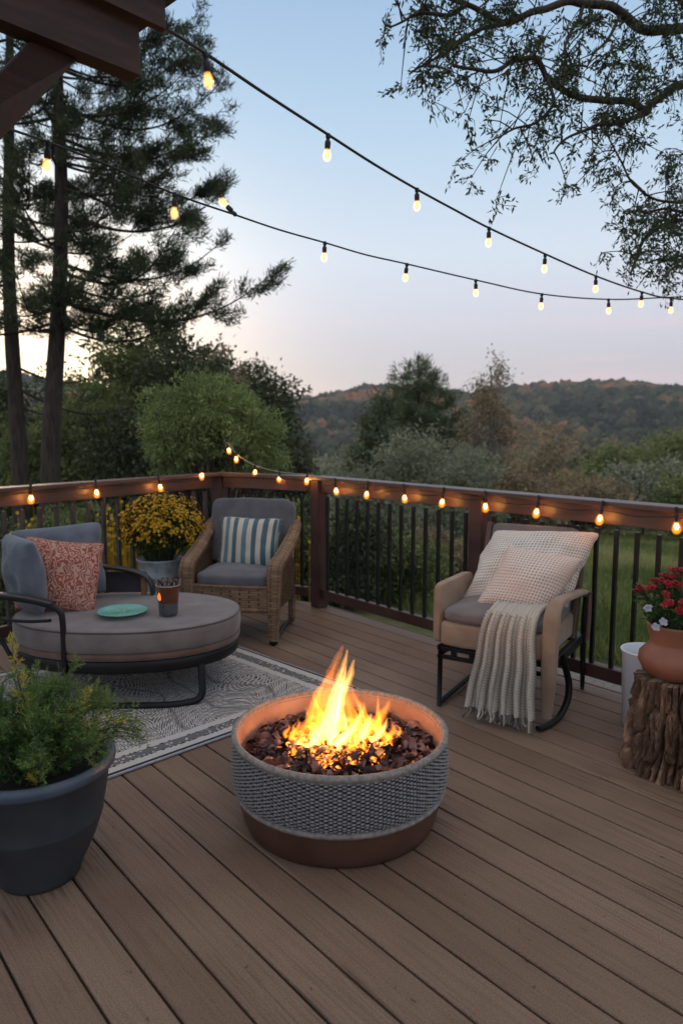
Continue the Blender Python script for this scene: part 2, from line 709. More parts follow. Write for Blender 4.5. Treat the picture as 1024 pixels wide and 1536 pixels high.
def hang_bulb(parent, p, s=1.0, tilt=(0, 0), amber=False, up=False):
    """socket on the cable with the lamp as its own sub-part"""
    M = Matrix.Rotation(tilt[0], 3, 'X') @ Matrix.Rotation(tilt[1], 3, 'Y')
    if up:
        M = Matrix.Rotation(PI * 0.72, 3, 'Y') @ M
    p = Vector(p)

    def tr(mb):
        mb.V = [np.array([list(p + M @ Vector(v)) for v in a]) for a in mb.V]
        return mb
    sk = MB()
    sk.lathe([(0, .010), (.009, .010), (.011, .006), (.011, -.008), (.008, -.012), (.0075, -.018), (.012, -.022), (.0135, -.03), (.0125, -.052), (.010, -.056), (0, -.056)], 14)
    sk.V = [v * s * (np.array([.62, .62, 1]) if amber else 1) for v in sk.V]
    so_ = tr(sk).build('socket', m_socket, parent)
    so_['_w'] = list(parent['_w'])
    bl = MB()
    if amber:
        bl.lathe([(0, -.062), (.006, -.064), (.0085, -.072), (.0085, -.080), (.005, -.086), (0, -.088)], 12)
    else:
        bl.lathe([(0, -.062), (.006, -.064), (.010, -.074), (.0115, -.084), (.0095, -.092), (.004, -.097), (0, -.098)], 12)
    bl.V = [v * s for v in bl.V]
    g = MB()
    for k_ in (1.12, 1.0, .86, .7, .55):
        g.lathe([(0, -.0825 + .026 * k_)] + [(a_ * k_, -.0825 + (b_ + .0825) * k_) for a_, b_ in ((.009, -.057), (.012, -.064), (.0165, -.076), (.018, -.086), (.0155, -.098), (.009, -.106))] + [(0, -.0825 - .0255 * k_)], 16)
    g.V = [v * s for v in g.V]
    bo = tr(bl).build('filament', m_bulbo if amber else m_bulb, so_)
    go = tr(g).build('bulb', m_halo if amber else m_halos, so_)
    return so_


def strand(label, ctrl, bulbs, rad=0.005, amber=False, s=1.0, group=None, wire=None, tilt=0.12):
    P = [pt(*c) for c in ctrl] if not isinstance(ctrl[0], Vector) else ctrl
    t = thing('string_lights', label, 'string lights', P[0], 0, group)
    MB().tube(P, rad, 8, sub=10).build('cable', wire or m_wire, t)
    for b in bulbs:
        p = pt(*b[:3]) if not isinstance(b, Vector) else b
        hang_bulb(t, p, s, (random.uniform(-tilt, tilt), random.uniform(-tilt, tilt)), amber, False)
    return t


OAK = Vector((3.75, 6.1, -0.75))
c1 = [(251, 44, 2.25), (308, 80, 2.42), (398, 141, 2.72), (492, 202, 3.05), (562, 247, 3.3), (625, 284, 3.55), (680, 314, 3.75), (733, 342, 3.95), (817, 381, 4.3), (893, 414, 4.65), (962, 438, 5.0), (1010, 448, 5.25), (1120, 455, 5.9)]
strand('black cable of pale bulbs sloping from the roof corner down across the sky', c1,
       [(308, 82, 2.42), (492, 204, 3.05), (625, 285, 3.55), (733, 343, 3.95), (817, 383, 4.3), (893, 415, 4.65), (962, 439, 5.0), (1006, 449, 5.22)], 0.0055, s=.9)
c2 = [(-60, 170, 2.15), (0, 189, 2.35), (72, 213, 2.6), (160, 247, 2.85), (262, 291, 3.15), (352, 322, 3.45), (420, 345, 3.75), (487, 364, 4.0), (548, 382, 4.2), (610, 396, 4.35), (713, 420, 4.6), (812, 441, 4.85), (912, 449, 5.1), (1000, 446, 5.3), (1120, 440, 5.95)]
strand('lower black cable of bulbs passing in front of the pine and crossing the sky', c2,
       [(72, 215, 2.6), (262, 292, 3.15), (487, 365, 4.0), (610, 397, 4.35), (713, 421, 4.6), (812, 442, 4.85), (912, 450, 5.1)], 0.0045, s=.9)

hang_bulb(bpy.data.objects['string_lights.001'], pt(352, 321, 3.45), .9, (0.1, 0.1), False, True)

# the strand hung along the inside of the railing
def on_rail(p0, d, px, z, off):
    lo, hi = -0.3, 4.2
    for _ in range(50):
        m_ = (lo + hi) / 2
        p = p0 + d * m_ + off
        p.z = z
        sgn = projx(p) < px
        if (projx(p0 + d * 0.5 + off) > projx(p0 + off)) == sgn:
            lo = m_
        else:
            hi = m_
    p.z = z
    return p


inR = -NR * 0.085
inL = -NL * 0.085
t = thing('string_lights', 'short amber bulb string draped along the face of the right-hand railing', 'string lights', P1, 0, None)
pr = [on_rail(P1, BD, x, RZ - 0.045, inR) for x in (478, 502, 551, 605, 665, 727, 807, 903, 1013, 1140)]
w = []
for a, b in zip(pr[:-1], pr[1:]):
    w += [a, (a + b) / 2 + Vector((0, 0, -0.014))]
w.append(pr[-1])
MB().tube(w, 0.003, 6, sub=4).build('cable', m_wire, t)
for p in pr[1:-1]:
    hang_bulb(t, p + Vector((0, 0, 0.04)), 1.12, (random.uniform(-.15, .15), random.uniform(-.15, .15)), True)
t = thing('string_lights', 'amber bulb string hung under the left railing cap above the daybed', 'string lights', PC, 0, None)
pl = [on_rail(PC, LD, x, RZ - 0.035, inL) for x in (305, 238, 144, 47, -60)]
w = []
for a, b in zip(pl[:-1], pl[1:]):
    w += [a, (a + b) / 2 + Vector((0, 0, -0.01))]
w.append(pl[-1])
MB().tube(w, 0.003, 6, sub=4).build('cable', m_wire, t)
for i, p in enumerate(pl[:-1]):
    hang_bulb(t, p + Vector((0, 0, 0.115 if i == 0 else 0.05)), 1.2, (random.uniform(-.15, .15), random.uniform(-.15, .15)), True)
m_pw = mat('pale_cable', (0.35, 0.30, 0.24), (0.4, 0.34, 0.28), rough=0.6)
cc = [(341, 664, 6.25), (348, 672, 6.15), (356, 682, 6.1), (383, 698, 5.95), (420, 708, 5.8), (461, 712, 5.65), (482, 718, 5.6)]
t = strand('pale-wired amber bulb string swooping from the round tree down to the tall post', cc, [], 0.0035, wire=m_pw)
for x, y, Y in ((341, 663, 6.25), (354, 676, 6.1), (383, 695, 5.95), (420, 705, 5.8), (461, 707, 5.65)):
    hang_bulb(t, pt(x, y - 2, Y), 1.1, (random.uniform(-.3, .3), random.uniform(-.3, .3)), True)

# ------------------------------------------------------------------ roof corner
m_fas = mat('eave_paint', (0.040, 0.019, 0.014), (0.078, 0.038, 0.027), rough=0.7, scale=5, detail=7, bump=.5, bscale=45, bdist=.003, stretch=((1, 1, 7), 0))
m_tile = mat('roof_edge', (0.05, 0.052, 0.056), (0.08, 0.08, 0.085), rough=0.6, scale=20, bump=0.3)
t = thing('house_eave', 'dark brown roof corner with beam and brace jutting in at the top left', 'roof eave', (-1.2, 2.3, 2.6))


def slab_px(corn, ztop, zbot, name, m, bev=0.006):
    """prism from plan corners"""
    q = len(corn)
    V = [(c[0], c[1], ztop) for c in corn] + [(c[0], c[1], zbot) for c in corn]
    mb = MB().add(V, [list(range(q))])
    mb.add(V, [list(range(2 * q - 1, q - 1, -1))])
    mb.add(V, [[i, i + q, (i + 1) % q + q, (i + 1) % q] for i in range(q)])
    return mb.build(name, m, t, smooth=False, bevel=bev)


zb = 2.55
e0 = at(212, 113, zb)
e1 = at(0, 28, zb)
bd = (e1 - e0)
bd.z = 0
bd.normalize()
bn = Vector((-bd.y, bd.x, 0))
if bn.y < 0:
    bn = -bn
L_ = 2.2
th = 0.07
slab_px([e0, e0 + bd * L_, e0 + bd * L_ + bn * th, e0 + bn * th], zb + 0.145, zb, 'beam', m_fas)
# soffit / roof deck above with fascia and tile edge
f0 = at(250, 44, zb + 0.15)
fz = zb + 0.15
slab_px([f0, f0 + bd * L_, f0 + bd * L_ + bn * 0.03, f0 + bn * 0.03], fz + 0.10, fz, 'fascia', m_fas)
slab_px([f0 + bn * 0.031, f0 + bd * L_ + bn * 0.031, f0 + bd * L_ + bn * 1.2 , f0 + bn * 0.25], fz + 0.07, fz + 0.045, 'soffit', m_fas)
r0 = f0 - bn * 0.03 - bd * 0.04
slab_px([r0, r0 + bd * L_, r0 + bd * L_ + bn * 1.3, r0 + bn * 0.3], fz + 0.13, fz + 0.101, 'roof_edge', m_tile, 0.008)
rt = MB()
for i in range(5):
    c = r0 + bd * (0.10 + i * 0.32) + bn * 0.05
    rt.tube([c + Vector((0, 0, fz + 0.13)) - Vector((0, 0, c.z)), c + Vector((0, 0, fz + 0.19)) - Vector((0, 0, c.z))], [0.03, 0.008], 8)
rt.build('snow_guard', m_tile, t)
# diagonal brace under the beam, running back to the wall
b0 = e0 + bd * 0.22 + bn * 0.035
q0 = at(117, 88, zb)
q1 = at(48, 60, zb)
br = MB()
dn = Vector((0, 0, -1))
w0 = pt(20, 190, q0.y - 0.05)
w1 = pt(-40, 150, q1.y - 0.25)
V = []
for off in (0.0, 0.06):
    for c in (q0, q1, w1 + (w1 - q1) * 0.6, w0 + (w0 - q0) * 0.8):
        V.append(Vector(c) + bn * off)
br.add(V, [[0, 1, 2, 3], [7, 6, 5, 4], [0, 4, 5, 1], [1, 5, 6, 2], [2, 6, 7, 3], [3, 7, 4, 0]])
br.build('brace', m_fas, t, smooth=False, bevel=0.005)

# ------------------------------------------------------------------ fire pit
FP = Vector((-0.006, 2.565, 0))
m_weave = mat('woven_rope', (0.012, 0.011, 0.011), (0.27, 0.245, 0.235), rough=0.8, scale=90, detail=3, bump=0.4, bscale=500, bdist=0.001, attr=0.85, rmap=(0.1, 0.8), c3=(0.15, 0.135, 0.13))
m_lip = mat('rope_rim', (0.18, 0.15, 0.132), (0.30, 0.255, 0.225), rough=0.8, scale=60, bump=0.6, bscale=220, bdist=0.002)
m_clay = mat('fired_clay', (0.30, 0.16, 0.105), (0.46, 0.27, 0.19), rough=0.85, scale=7, detail=8, bump=0.35, bscale=90, bdist=0.002)
m_base = mat('brown_glaze', (0.070, 0.030, 0.019), (0.105, 0.047, 0.030), rough=0.4, scale=6, spec=0.5, bump=0.08, bscale=20)
t = thing('fire_pit', 'round woven grey fire bowl on a brown base burning in the middle of the deck', 'fire pit', FP)
# woven band: real over-under strands
NC, NR_ = 168, 29
nu = NC * 6
nv = NR_ * 5
u = np.arange(nu) / nu
v = np.linspace(0, 1, nv + 1)
U, Vv = np.meshgrid(u, v, indexing='ij')
row = np.floor(Vv * NR_ - 1e-9)
fr_ = Vv * NR_ - row
bulge = np.sqrt(np.clip(np.sin(PI * np.clip(fr_, 0, 1)), 0, 1))
phase = np.cos(2 * PI * (U * NC / 2) + PI * row)
strd = bulge * (0.0018 + 0.0050 * phase)
stake = 0.003 * (np.abs(np.cos(PI * (U * NC))) ** 6) - 0.004
dsp = np.maximum(strd, stake * 1.0)
wob = 0.0012 * np.sin(U * 2 * PI * 23 + row * 1.7)
rb = 0.392 + 0.004 * np.sin(Vv * PI) - 0.016 * np.clip(1 - Vv * 4.5, 0, 1) ** 1.5
z = 0.136 + Vv * 0.184 + wob
rr = rb + dsp
P = np.stack([FP.x + np.cos(U * 2 * PI) * rr, FP.y + np.sin(U * 2 * PI) * rr, z], 2)
lum = np.clip((dsp + 0.0008) / 0.0046, 0, 1) * (0.82 + 0.18 * np.sin(np.floor(U * NC) * 7.3 + row * 3.1))  # recessed strands go near-black, putting the gap shade into the colour
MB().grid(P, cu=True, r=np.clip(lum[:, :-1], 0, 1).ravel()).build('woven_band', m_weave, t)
lp = MB()
ln = 360
a = np.arange(ln) * 2 * PI / ln
pr_ = []
for k in range(14):
    q = -0.6 + (PI + 1.2) * k / 13
    pr_.append((0.388 + math.cos(q - 0.0) * 0.0125, 0.333 + math.sin(q) * 0.012))
prof = [(0.392, 0.315)] + pr_ + [(0.372, 0.322)]
lp.lathe(prof, 240, (FP.x, FP.y, 0), fn=lambda a_, z_: 1 + 0.0012 * np.sin(a_ * 170 + z_ * 300))
lp.build('rim', m_lip, t)
lw = MB().lathe([(0.374, 0.147), (0.389, 0.145), (0.394, 0.137), (0.389, 0.127), (0.374, 0.124)], 160, (FP.x, FP.y, 0), fn=lambda a_, z_: 1 + 0.0012 * np.sin(a_ * 120))
lw.build('lower_cord', m_lip, t)
MB().lathe([(0.380, 0.333), (0.375, 0.326), (0.370, 0.28), (0.362, 0.22), (0.34, 0.17), (0.0, 0.16)], 96, (FP.x, FP.y, 0)).build('inner_bowl', m_clay, t)
MB().lathe([(0, 0.0), (0.338, 0.0), (0.350, 0.006), (0.360, 0.03), (0.370, 0.07), (0.376, 0.116), (0.376, 0.132), (0.34, 0.14)], 96, (FP.x, FP.y, 0)).build('base', m_base, t)

# bark chips and embers lying in the bowl
m_chip = mat('bark_chip', (0.030, 0.012, 0.010), (0.26, 0.125, 0.105), c3=(0.10, 0.040, 0.034), rough=0.5, scale=25, detail=5, attr=0.7, bump=0.6, bscale=120, spec=0.5, bdist=0.002)


def chips(n, rmax, zf, size, seed, flake=0.5):
    rg = np.random.default_rng(seed)
    mb = MB()
    sph = []
    for j in range(5):
        for i in range(8):
            pass
    for _ in range(n):
        rr = rmax * math.sqrt(rg.random())
        aa = rg.random() * 2 * PI
        c = Vector((FP.x + rr * math.cos(aa), FP.y + rr * math.sin(aa), zf(rr) + rg.random() * 0.02))
        s_ = size * (0.5 + rg.random())
        rot = Matrix.Rotation(rg.random() * 6.28, 3, 'Z') @ Matrix.Rotation(rg.normal() * 0.6, 3, 'X') @ Matrix.Rotation(rg.normal() * 0.6, 3, 'Y')
        if rg.random() < flake:      # curled flake
            nu_, nv_ = 6, 5
            P = np.zeros((nu_, nv_, 3))
            cu = rg.uniform(10, 48)
            wdt = s_ * rg.uniform(0.5, 1.0)
            for i in range(nu_):
                for j in range(nv_):
                    x = (i / (nu_ - 1) - 0.5) * 2 * s_ * 1.3
                    y = (j / (nv_ - 1) - 0.5) * 2 * wdt * (1 - 0.6 * abs(x / (s_ * 1.3)) ** 1.5)
                    zz = cu * y * y + 0.15 * x + rg.normal() * 0.0018 + 0.004 * math.sin(x * 120)
                    P[i, j] = c + rot @ Vector((x, y, zz))
            mb.grid(P, r=rg.random())
        else:                        # nugget
            P = np.zeros((5, 8, 3))
            ax = (s_, s_ * rg.uniform(0.5, 0.9), s_ * rg.uniform(0.35, 0.7))
            for i in range(5):
                ph = -PI / 2 + PI * (i + 0.02) / 4.04
                for j in range(8):
                    q = 2 * PI * j / 8
                    k = 1 + rg.normal() * 0.10
                    P[i, j] = c + rot @ Vector((math.cos(ph) * math.cos(q) * ax[0] * k, math.cos(ph) * math.sin(q) * ax[1] * k, math.sin(ph) * ax[2] * k))
            mb.grid(P, cv=True, r=rg.random())
    return mb


zf = lambda r_: 0.238 + 0.028 * (1 - (r_ / 0.35) ** 2)
cb = chips(980, 0.352, zf, 0.0205, 3, .82)
cb.lathe([(0.0, 0.262), (0.2, 0.250), (0.366, 0.232)], 64, (FP.x, FP.y, 0), r=0.1)
tag(cb.build('bark_chips', m_chip, origin=(FP.x, FP.y, 0.23)), 'dark red-brown bark chips and curled flakes filling the fire bowl', 'bark chips', None, 'stuff')
m_ember = mat('glowing_ember', (0.03, 0.01, 0.006), (0.10, 0.03, 0.015), rough=0.8, scale=30)
_N, _L = m_ember.node_tree.nodes, m_ember.node_tree.links
_b = _N['Principled BSDF']
_n = _N.new('ShaderNodeTexNoise')
_n.inputs['Scale'].default_value = 55
_n.inputs['Detail'].default_value = 4
_tc = _N.new('ShaderNodeTexCoord')
_L.new(_tc.outputs['Object'], _n.inputs['Vector'])
_cr = _N.new('ShaderNodeValToRGB')
_cr.color_ramp.elements[0].position = 0.42
_cr.color_ramp.elements[0].color = (0, 0, 0, 1)
_cr.color_ramp.elements[1].position = 0.66
_cr.color_ramp.elements[1].color = (1.0, 0.22, 0.025, 1)
_L.new(_n.outputs['Fac'], _cr.inputs[0])
_L.new(_cr.outputs[0], _b.inputs['Emission Color'])
_b.inputs['Emission Strength'].default_value = 5 / EV
eb = chips(420, 0.19, lambda r_: 0.262 + 0.02 * (1 - r_ / 0.19), 0.012, 9, 0.35)
tag(eb.build('embers', m_ember, origin=(FP.x, FP.y, 0.25)), 'orange glowing embers heaped under the flames in the bowl', 'embers', None, 'stuff')

# flames: closed tongues filled with glowing gas
fl = thing('fire', 'tall yellow-white flames rising from the middle of the woven fire bowl', 'fire', (FP.x, FP.y, 0.26))
m_hot = glowvol('flame_core', (1.0, 0.44, 0.10), .24 / EV)
m_mid = glowvol('flame_body', (1.0, 0.24, 0.015), .125 / EV)
m_out = glowvol('flame_veil', (1.0, 0.22, 0.015), .010 / EV)


def tongue(pxs, widths, Yd, m, depth=0.8, seed=0, name='flame_tongue'):
    P = [pt(x, y, Yd + dy) for x, y, dy in pxs]
    k = len(P)
    pts, rad, _ = smooth(P, [w_ / 1080 * 2.6 * .74 for w_ in widths], 8)
    pts2 = []
    rad2 = []
    for i, (p, r_) in enumerate(zip(pts, rad)):
        f_ = i / len(pts)
        nz = mnoise.noise_vector(Vector((p.x * 9 + seed, p.z * 16, seed * 1.3)))
        pts2.append(p + Vector((nz.x, nz.y, 0)) * 0.009 * f_)
        rad2.append(max(0.0006, r_ * (1 + 0.35 * mnoise.noise(Vector((seed, p.z * 40, 3))))))
    mb = MB()
    cen = sum(pts2, Vector()) / len(pts2)
    for k_ in (1.0, .9, .8, .7, .6, .51, .42, .33, .25, .17, .09):
        n_ = max(3, int(len(pts2) * (.35 + .65 * k_)))
        mb.tube(pts2[:n_], [r_ * k_ * (1 - .85 * (i / (n_ - 1)) ** 4 * (k_ < 1)) for i, r_ in enumerate(rad2[:n_])], 14, ry=[q * depth * k_ for q in rad2[:n_]], up=(1, 0, 0), cap=False)
    mb.build(name, m, fl)


Y0 = FP.y
T = [
    # main spire (px x, px y, dY), half widths in px of the 1024 frame
    ([(492, 1128, 0), (492, 1095, 0), (497, 1060, 0), (505, 1030, 0), (514, 1002, 0), (519, 975, 0)], [9, 15, 14, 11, 7, 1], m_hot),
    ([(500, 1110, .01), (505, 1075, .01), (512, 1045, .01), (524, 1015, .01), (533, 990, .01)], [12, 15, 12, 8, 1], m_hot),
    ([(484, 1118, .0), (480, 1085, 0), (486, 1050, 0), (497, 1015, 0), (512, 968, 0)], [18, 24, 20, 13, 1], m_mid),
    ([(468, 1110, .02), (466, 1080, .02), (474, 1050, .02), (488, 1020, .02), (494, 1008, .02)], [12, 13, 10, 6, 1], m_mid),
    ([(515, 1120, .0), (530, 1090, 0), (522, 1060, 0), (516, 1030, 0), (526, 1000, 0)], [14, 18, 14, 9, 1], m_mid),
    ([(530, 1118, -.02), (548, 1095, -.02), (545, 1070, -.02), (532, 1045, -.02), (524, 1022, -.02)], [12, 15, 11, 7, 1], m_mid),
    ([(545, 1105, .0), (560, 1090, .0), (572, 1072, .0), (580, 1060, .0), (583, 1048, 0)], [8, 14, 12, 7, 1], m_mid),
    ([(566, 1100, .03), (569, 1080, .03), (566, 1060, .03), (567, 1040, .03)], [8, 8, 4, 1], m_mid),
    ([(455, 1118, -.02), (452, 1100, -.02), (462, 1080, -.02), (458, 1060, -.02)], [10, 12, 8, 1], m_mid),
    ([(440, 1112, .02), (438, 1103, .02), (448, 1090, .02), (446, 1078, .02)], [8, 8, 5, 1], m_mid),
    ([(512, 1135, -.05), (508, 1120, -.05), (522, 1100, -.05), (518, 1085, -.05)], [8, 13, 9, 1], m_hot),
    ([(505, 1146, -.09), (500, 1134, -.09), (510, 1122, -.09), (506, 1108, -.09)], [8, 10, 6, 1], m_hot),
    ([(540, 1112, -.02), (546, 1098, -.02), (552, 1084, -.02), (556, 1070, -.02)], [8, 12, 8, 1], m_hot),
    ([(475, 1120, -.02), (478, 1100, -.02), (486, 1080, -.02), (482, 1066, -.02)], [9, 12, 8, 1], m_hot),
    ([(510, 1130, .0), (508, 1095, 0), (510, 1060, 0), (514, 1020, 0), (518, 990, 0)], [62, 60, 38, 20, 4], m_out),
    ([(580, 1108, -.02), (590, 1096, -.02), (586, 1082, -.02)], [7, 7, 1], m_mid),
    ([(498, 1125, -.06), (512, 1108, -.06), (530, 1092, -.06), (540, 1072, -.06), (538, 1056, -.06)], [6, 9, 8, 5, 1], m_hot),
    ([(486, 1112, .03), (476, 1090, .03), (478, 1066, .03), (470, 1044, .03), (474, 1030, .03)], [6, 8, 7, 4, 1], m_mid),
    ([(524, 1104, .04), (534, 1084, .04), (546, 1066, .04), (548, 1052, .04)], [7, 9, 6, 1], m_mid),
    ([(556, 1112, -.04), (566, 1104, -.04), (577, 1090, -.04), (580, 1076, -.04)], [6, 8, 6, 1], m_hot),
    ([(462, 1122, -.05), (470, 1112, -.05), (468, 1098, -.05), (474, 1088, -.05)], [6, 8, 5, 1], m_hot),
    ([(430, 1106, .0), (428, 1100, .0), (434, 1092, .0), (432, 1086, 0)], [6, 6, 3, 1], m_mid),
    ([(520, 1150, -.1), (516, 1142, -.1), (521, 1132, -.1), (518, 1124, -.1)], [5, 6, 4, 1], m_mid),
    ([(505, 1080, .0), (508, 1050, .0), (514, 1022, .0), (520, 1000, .0)], [5, 6, 5, 1], m_hot),
    ([(596, 1102, .02), (600, 1096, .02), (598, 1088, .02)], [4, 4, 1], m_mid),
]
rgf = random.Random(17)
for i in range(28):
    a_ = rgf.uniform(0, 2 * PI)
    q_ = math.sqrt(rgf.random())
    bx_, by_ = 512 + 86 * q_ * math.cos(a_), 1112 + 26 * q_ * math.sin(a_)
    hh = (18 + 62 * (1 - q_) ** 1.2) * rgf.uniform(.6, 1.25)
    ln_ = (512 - bx_) * .22 + rgf.uniform(-9, 9)
    dy_ = -math.sin(a_) * .09 * q_
    sw = rgf.uniform(-7, 7)
    T.append(([(bx_, by_, dy_), (bx_ + ln_ * .2 + sw, by_ - hh * .35, dy_), (bx_ + ln_ * .6 - sw * .6, by_ - hh * .7, dy_), (bx_ + ln_, by_ - hh, dy_)],
              [rgf.uniform(3, 6), rgf.uniform(5, 9), rgf.uniform(3, 5), .6], m_mid if rgf.random() < .82 else m_hot))
for i in range(11):      # low creeping licks over the embers
    bx_, by_ = rgf.uniform(432, 590), rgf.uniform(1104, 1140)
    dy_ = -(by_ - 1112) / 400
    T.append(([(bx_, by_, dy_), (bx_ + rgf.uniform(-5, 5), by_ - 5, dy_), (bx_ + rgf.uniform(-10, 10), by_ - 11, dy_), (bx_ + rgf.uniform(-14, 14), by_ - 17, dy_)], [3, 4.5, 3, .5], m_mid))
for i, (a_, b_, m_) in enumerate(T):
    tongue(a_, b_, Y0, m_, seed=i * 3.7 + 1)
for (dx, dz, e, rad) in ((0.0, 0.36, 2.4, 0.02), (0.09, 0.315, 1.0, 0.014), (-0.09, 0.315, 1.0, 0.014)):
    l = bpy.data.lights.new('fire_light', 'POINT')
    l.energy = e / EV
    l.color = (1.0, 0.42, 0.13)
    l.shadow_soft_size = rad
    o = bpy.data.objects.new('fire_light', l)
    COL.objects.link(o)
    o.location = (FP.x + dx - 0.01, FP.y, dz)

#SECTION2
# ------------------------------------------------------------------ soft things
def M3(right, up, shear=False):
    r_ = Vector(right).normalized()
    u_ = Vector(up)
    u_ = u_.normalized() if shear else (u_ - r_ * u_.dot(r_)).normalized()
    n_ = r_.cross(u_)           # towards the back
    return r_, u_, n_


def pillow(name, label, c, right, up, w, h, T, m, cat='pillow', n=48, pinch=0.07, waffle=0, seed=0, group=None, parent=None, wrinkle=0.006, puff=0.42, amp=0.004, shear=False):
    r_, u_, n_ = M3(right, up, shear)
    c = Vector(c)
    g = np.linspace(-1, 1, n)
    g = np.sign(g) * (1 - (1 - np.abs(g)) ** 1.25)
    U, V_ = np.meshgrid(g, g, indexing='ij')
    cut = 1 - .055 * (np.abs(U) * np.abs(V_)) ** 7
    x = U * (1 - pinch * (1 - V_ ** 2)) * w / 2 * cut
    y = V_ * (1 - pinch * (1 - U ** 2)) * h / 2 * cut
    th_ = T / 2 * np.clip((1 - U ** 2) * (1 - V_ ** 2), 0, 1) ** puff
    nz = np.zeros_like(U)
    for i in range(n):
        for j in range(n):
            q = Vector((x[i, j] * 7 + seed, y[i, j] * 7, seed))
            nz[i, j] = mnoise.noise(q) + 0.5 * mnoise.noise(q * 2.3)
    edge = np.clip(th_ / (T / 2) * 2, 0, 1)
    x2 = x + nz * wrinkle * (1 - edge) * 1.2
    th_ = th_ + nz * wrinkle * 1.6 * edge
    if waffle:
        wf = np.abs(np.sin(U * PI * waffle / 2)) * np.abs(np.sin(V_ * PI * waffle / 2 * h / w))
        wf = wf ** 0.6
        th_ = th_ - amp * wf * edge + amp / 2
    mb = MB()
    R_, U__, N_ = np.array(r_), np.array(u_), np.array(n_)
    C_ = np.array(c)
    for s_ in (-1, 1):
        P = C_ + x2[..., None] * R_ + y[..., None] * U__ + (s_ * np.maximum(th_, 0))[..., None] * N_
        mb.grid(P, flip=(s_ > 0))
    # seam cord
    e_ = [(i, 0) for i in range(0, n - 1)] + [(n - 1, j) for j in range(0, n - 1)] + [(i, n - 1) for i in range(n - 1, 0, -1)] + [(0, j) for j in range(n - 1, 0, -1)]
    o = mb.build(name, m, parent, origin=None if parent else c)
    pts = [Vector(C_ + x2[i, j] * R_ + y[i, j] * U__) for i, j in e_]
    sm = MB().tube(pts, 0.0035, 6, closed=True)
    if parent is None:
        tag(o, label, cat, group)
        o['_w'] = [float(q) for q in c]
        sm.build('seam', m, o)
    return o


def superbox(c, right, up, sx, sy, sz, e1=0.28, e2=0.22, n=44, k=18, seed=0, wr=0.004, crown_=0.0):
    """rounded slab: right, depth (right x up), up"""
    r_, u_, n_ = M3(right, up)
    a = np.linspace(0, 2 * PI, n, endpoint=False)
    p = np.linspace(-PI / 2, PI / 2, k)
    sp = lambda q, e: np.sign(q) * np.abs(q) ** e
    A, Pp = np.meshgrid(a, p, indexing='ij')
    x = sx / 2 * sp(np.cos(Pp), e1) * sp(np.cos(A), e2)
    y = sy / 2 * sp(np.cos(Pp), e1) * sp(np.sin(A), e2)
    z = sz / 2 * sp(np.sin(Pp), e1)
    f = np.clip(1 - (x / (sx / 2)) ** 2, 0, 1) * np.clip(1 - (y / (sy / 2)) ** 2, 0, 1)
    z = z + crown_ * f * np.sign(z)
    nz = np.array([mnoise.noise(Vector((q[0] * 8 + seed, q[1] * 8, q[2] * 8))) for q in np.stack([x, y, z], -1).reshape(-1, 3)]).reshape(x.shape)
    z = z + nz * wr
    x = x + nz * wr * 0.6
    P = np.array(c) + x[..., None] * np.array(r_) + y[..., None] * np.array(n_) + z[..., None] * np.array(u_)
    return P


def uvpat(name, rough=0.85):
    m = bpy.data.materials.new(name)
    m.use_nodes = True
    b = m.node_tree.nodes['Principled BSDF']
    b.inputs['Roughness'].default_value = rough
    b.inputs['Specular IOR Level'].default_value = 0.2
    return m, m.node_tree.nodes, m.node_tree.links, b


def fabric(name, c1, c2, scale=10, weave=900, bump=0.25, rough=0.9):
    return mat(name, c1, c2, rough=rough, scale=scale, detail=5, bump=bump, bscale=weave, bdist=0.001, spec=0.15, sheen=0.25)


m_grey = fabric('grey_canvas', (0.105, 0.10, 0.108), (0.14, 0.132, 0.142))
m_blue = fabric('blue_grey_canvas', (0.105, 0.118, 0.145), (0.145, 0.16, 0.19))
m_taupe = fabric('taupe_canvas', (0.155, 0.125, 0.115), (0.20, 0.162, 0.150))
m_tan = fabric('tan_canvas', (0.27, 0.175, 0.115), (0.35, 0.235, 0.16))
m_blk = mat('frame_metal', (0.007, 0.006, 0.006), (0.012, 0.010, 0.010), rough=0.45, metal=0.0, spec=0.3)

# ------------------------------------------------------------------ rug
A = at(160, 1168)
C = Vector((0.08, 3.85, 0))
ru = (A - C).normalized()
rv = Vector((-0.715, 0.70, 0))
m_rug, N_, L_n, b_ = uvpat('rug_weave', 0.95)
uvn = N_.new('ShaderNodeUVMap')
sep = N_.new('ShaderNodeSeparateXYZ')
L_n.new(uvn.outputs[0], sep.inputs[0])


def math_(op, a, b=None, N=None, L=None, cl=False):
    q = N.new('ShaderNodeMath')
    q.operation = op
    q.use_clamp = cl
    for i, s_ in enumerate((a, b)):
        if s_ is None:
            continue
        if isinstance(s_, (int, float)):
            q.inputs[i].default_value = s_
        else:
            L.new(s_, q.inputs[i])
    return q.outputs[0]


mk = lambda op, a, b=None, cl=False: math_(op, a, b, N_, L_n, cl)
mp1 = N_.new('ShaderNodeMapping')
mp1.inputs['Scale'].default_value = (2.6, 1.62, 1)
L_n.new(uvn.outputs[0], mp1.inputs[0])
ns1 = N_.new('ShaderNodeTexNoise')
ns1.inputs['Scale'].default_value = 2.6
ns1.inputs['Detail'].default_value = 1
L_n.new(mp1.outputs[0], ns1.inputs['Vector'])
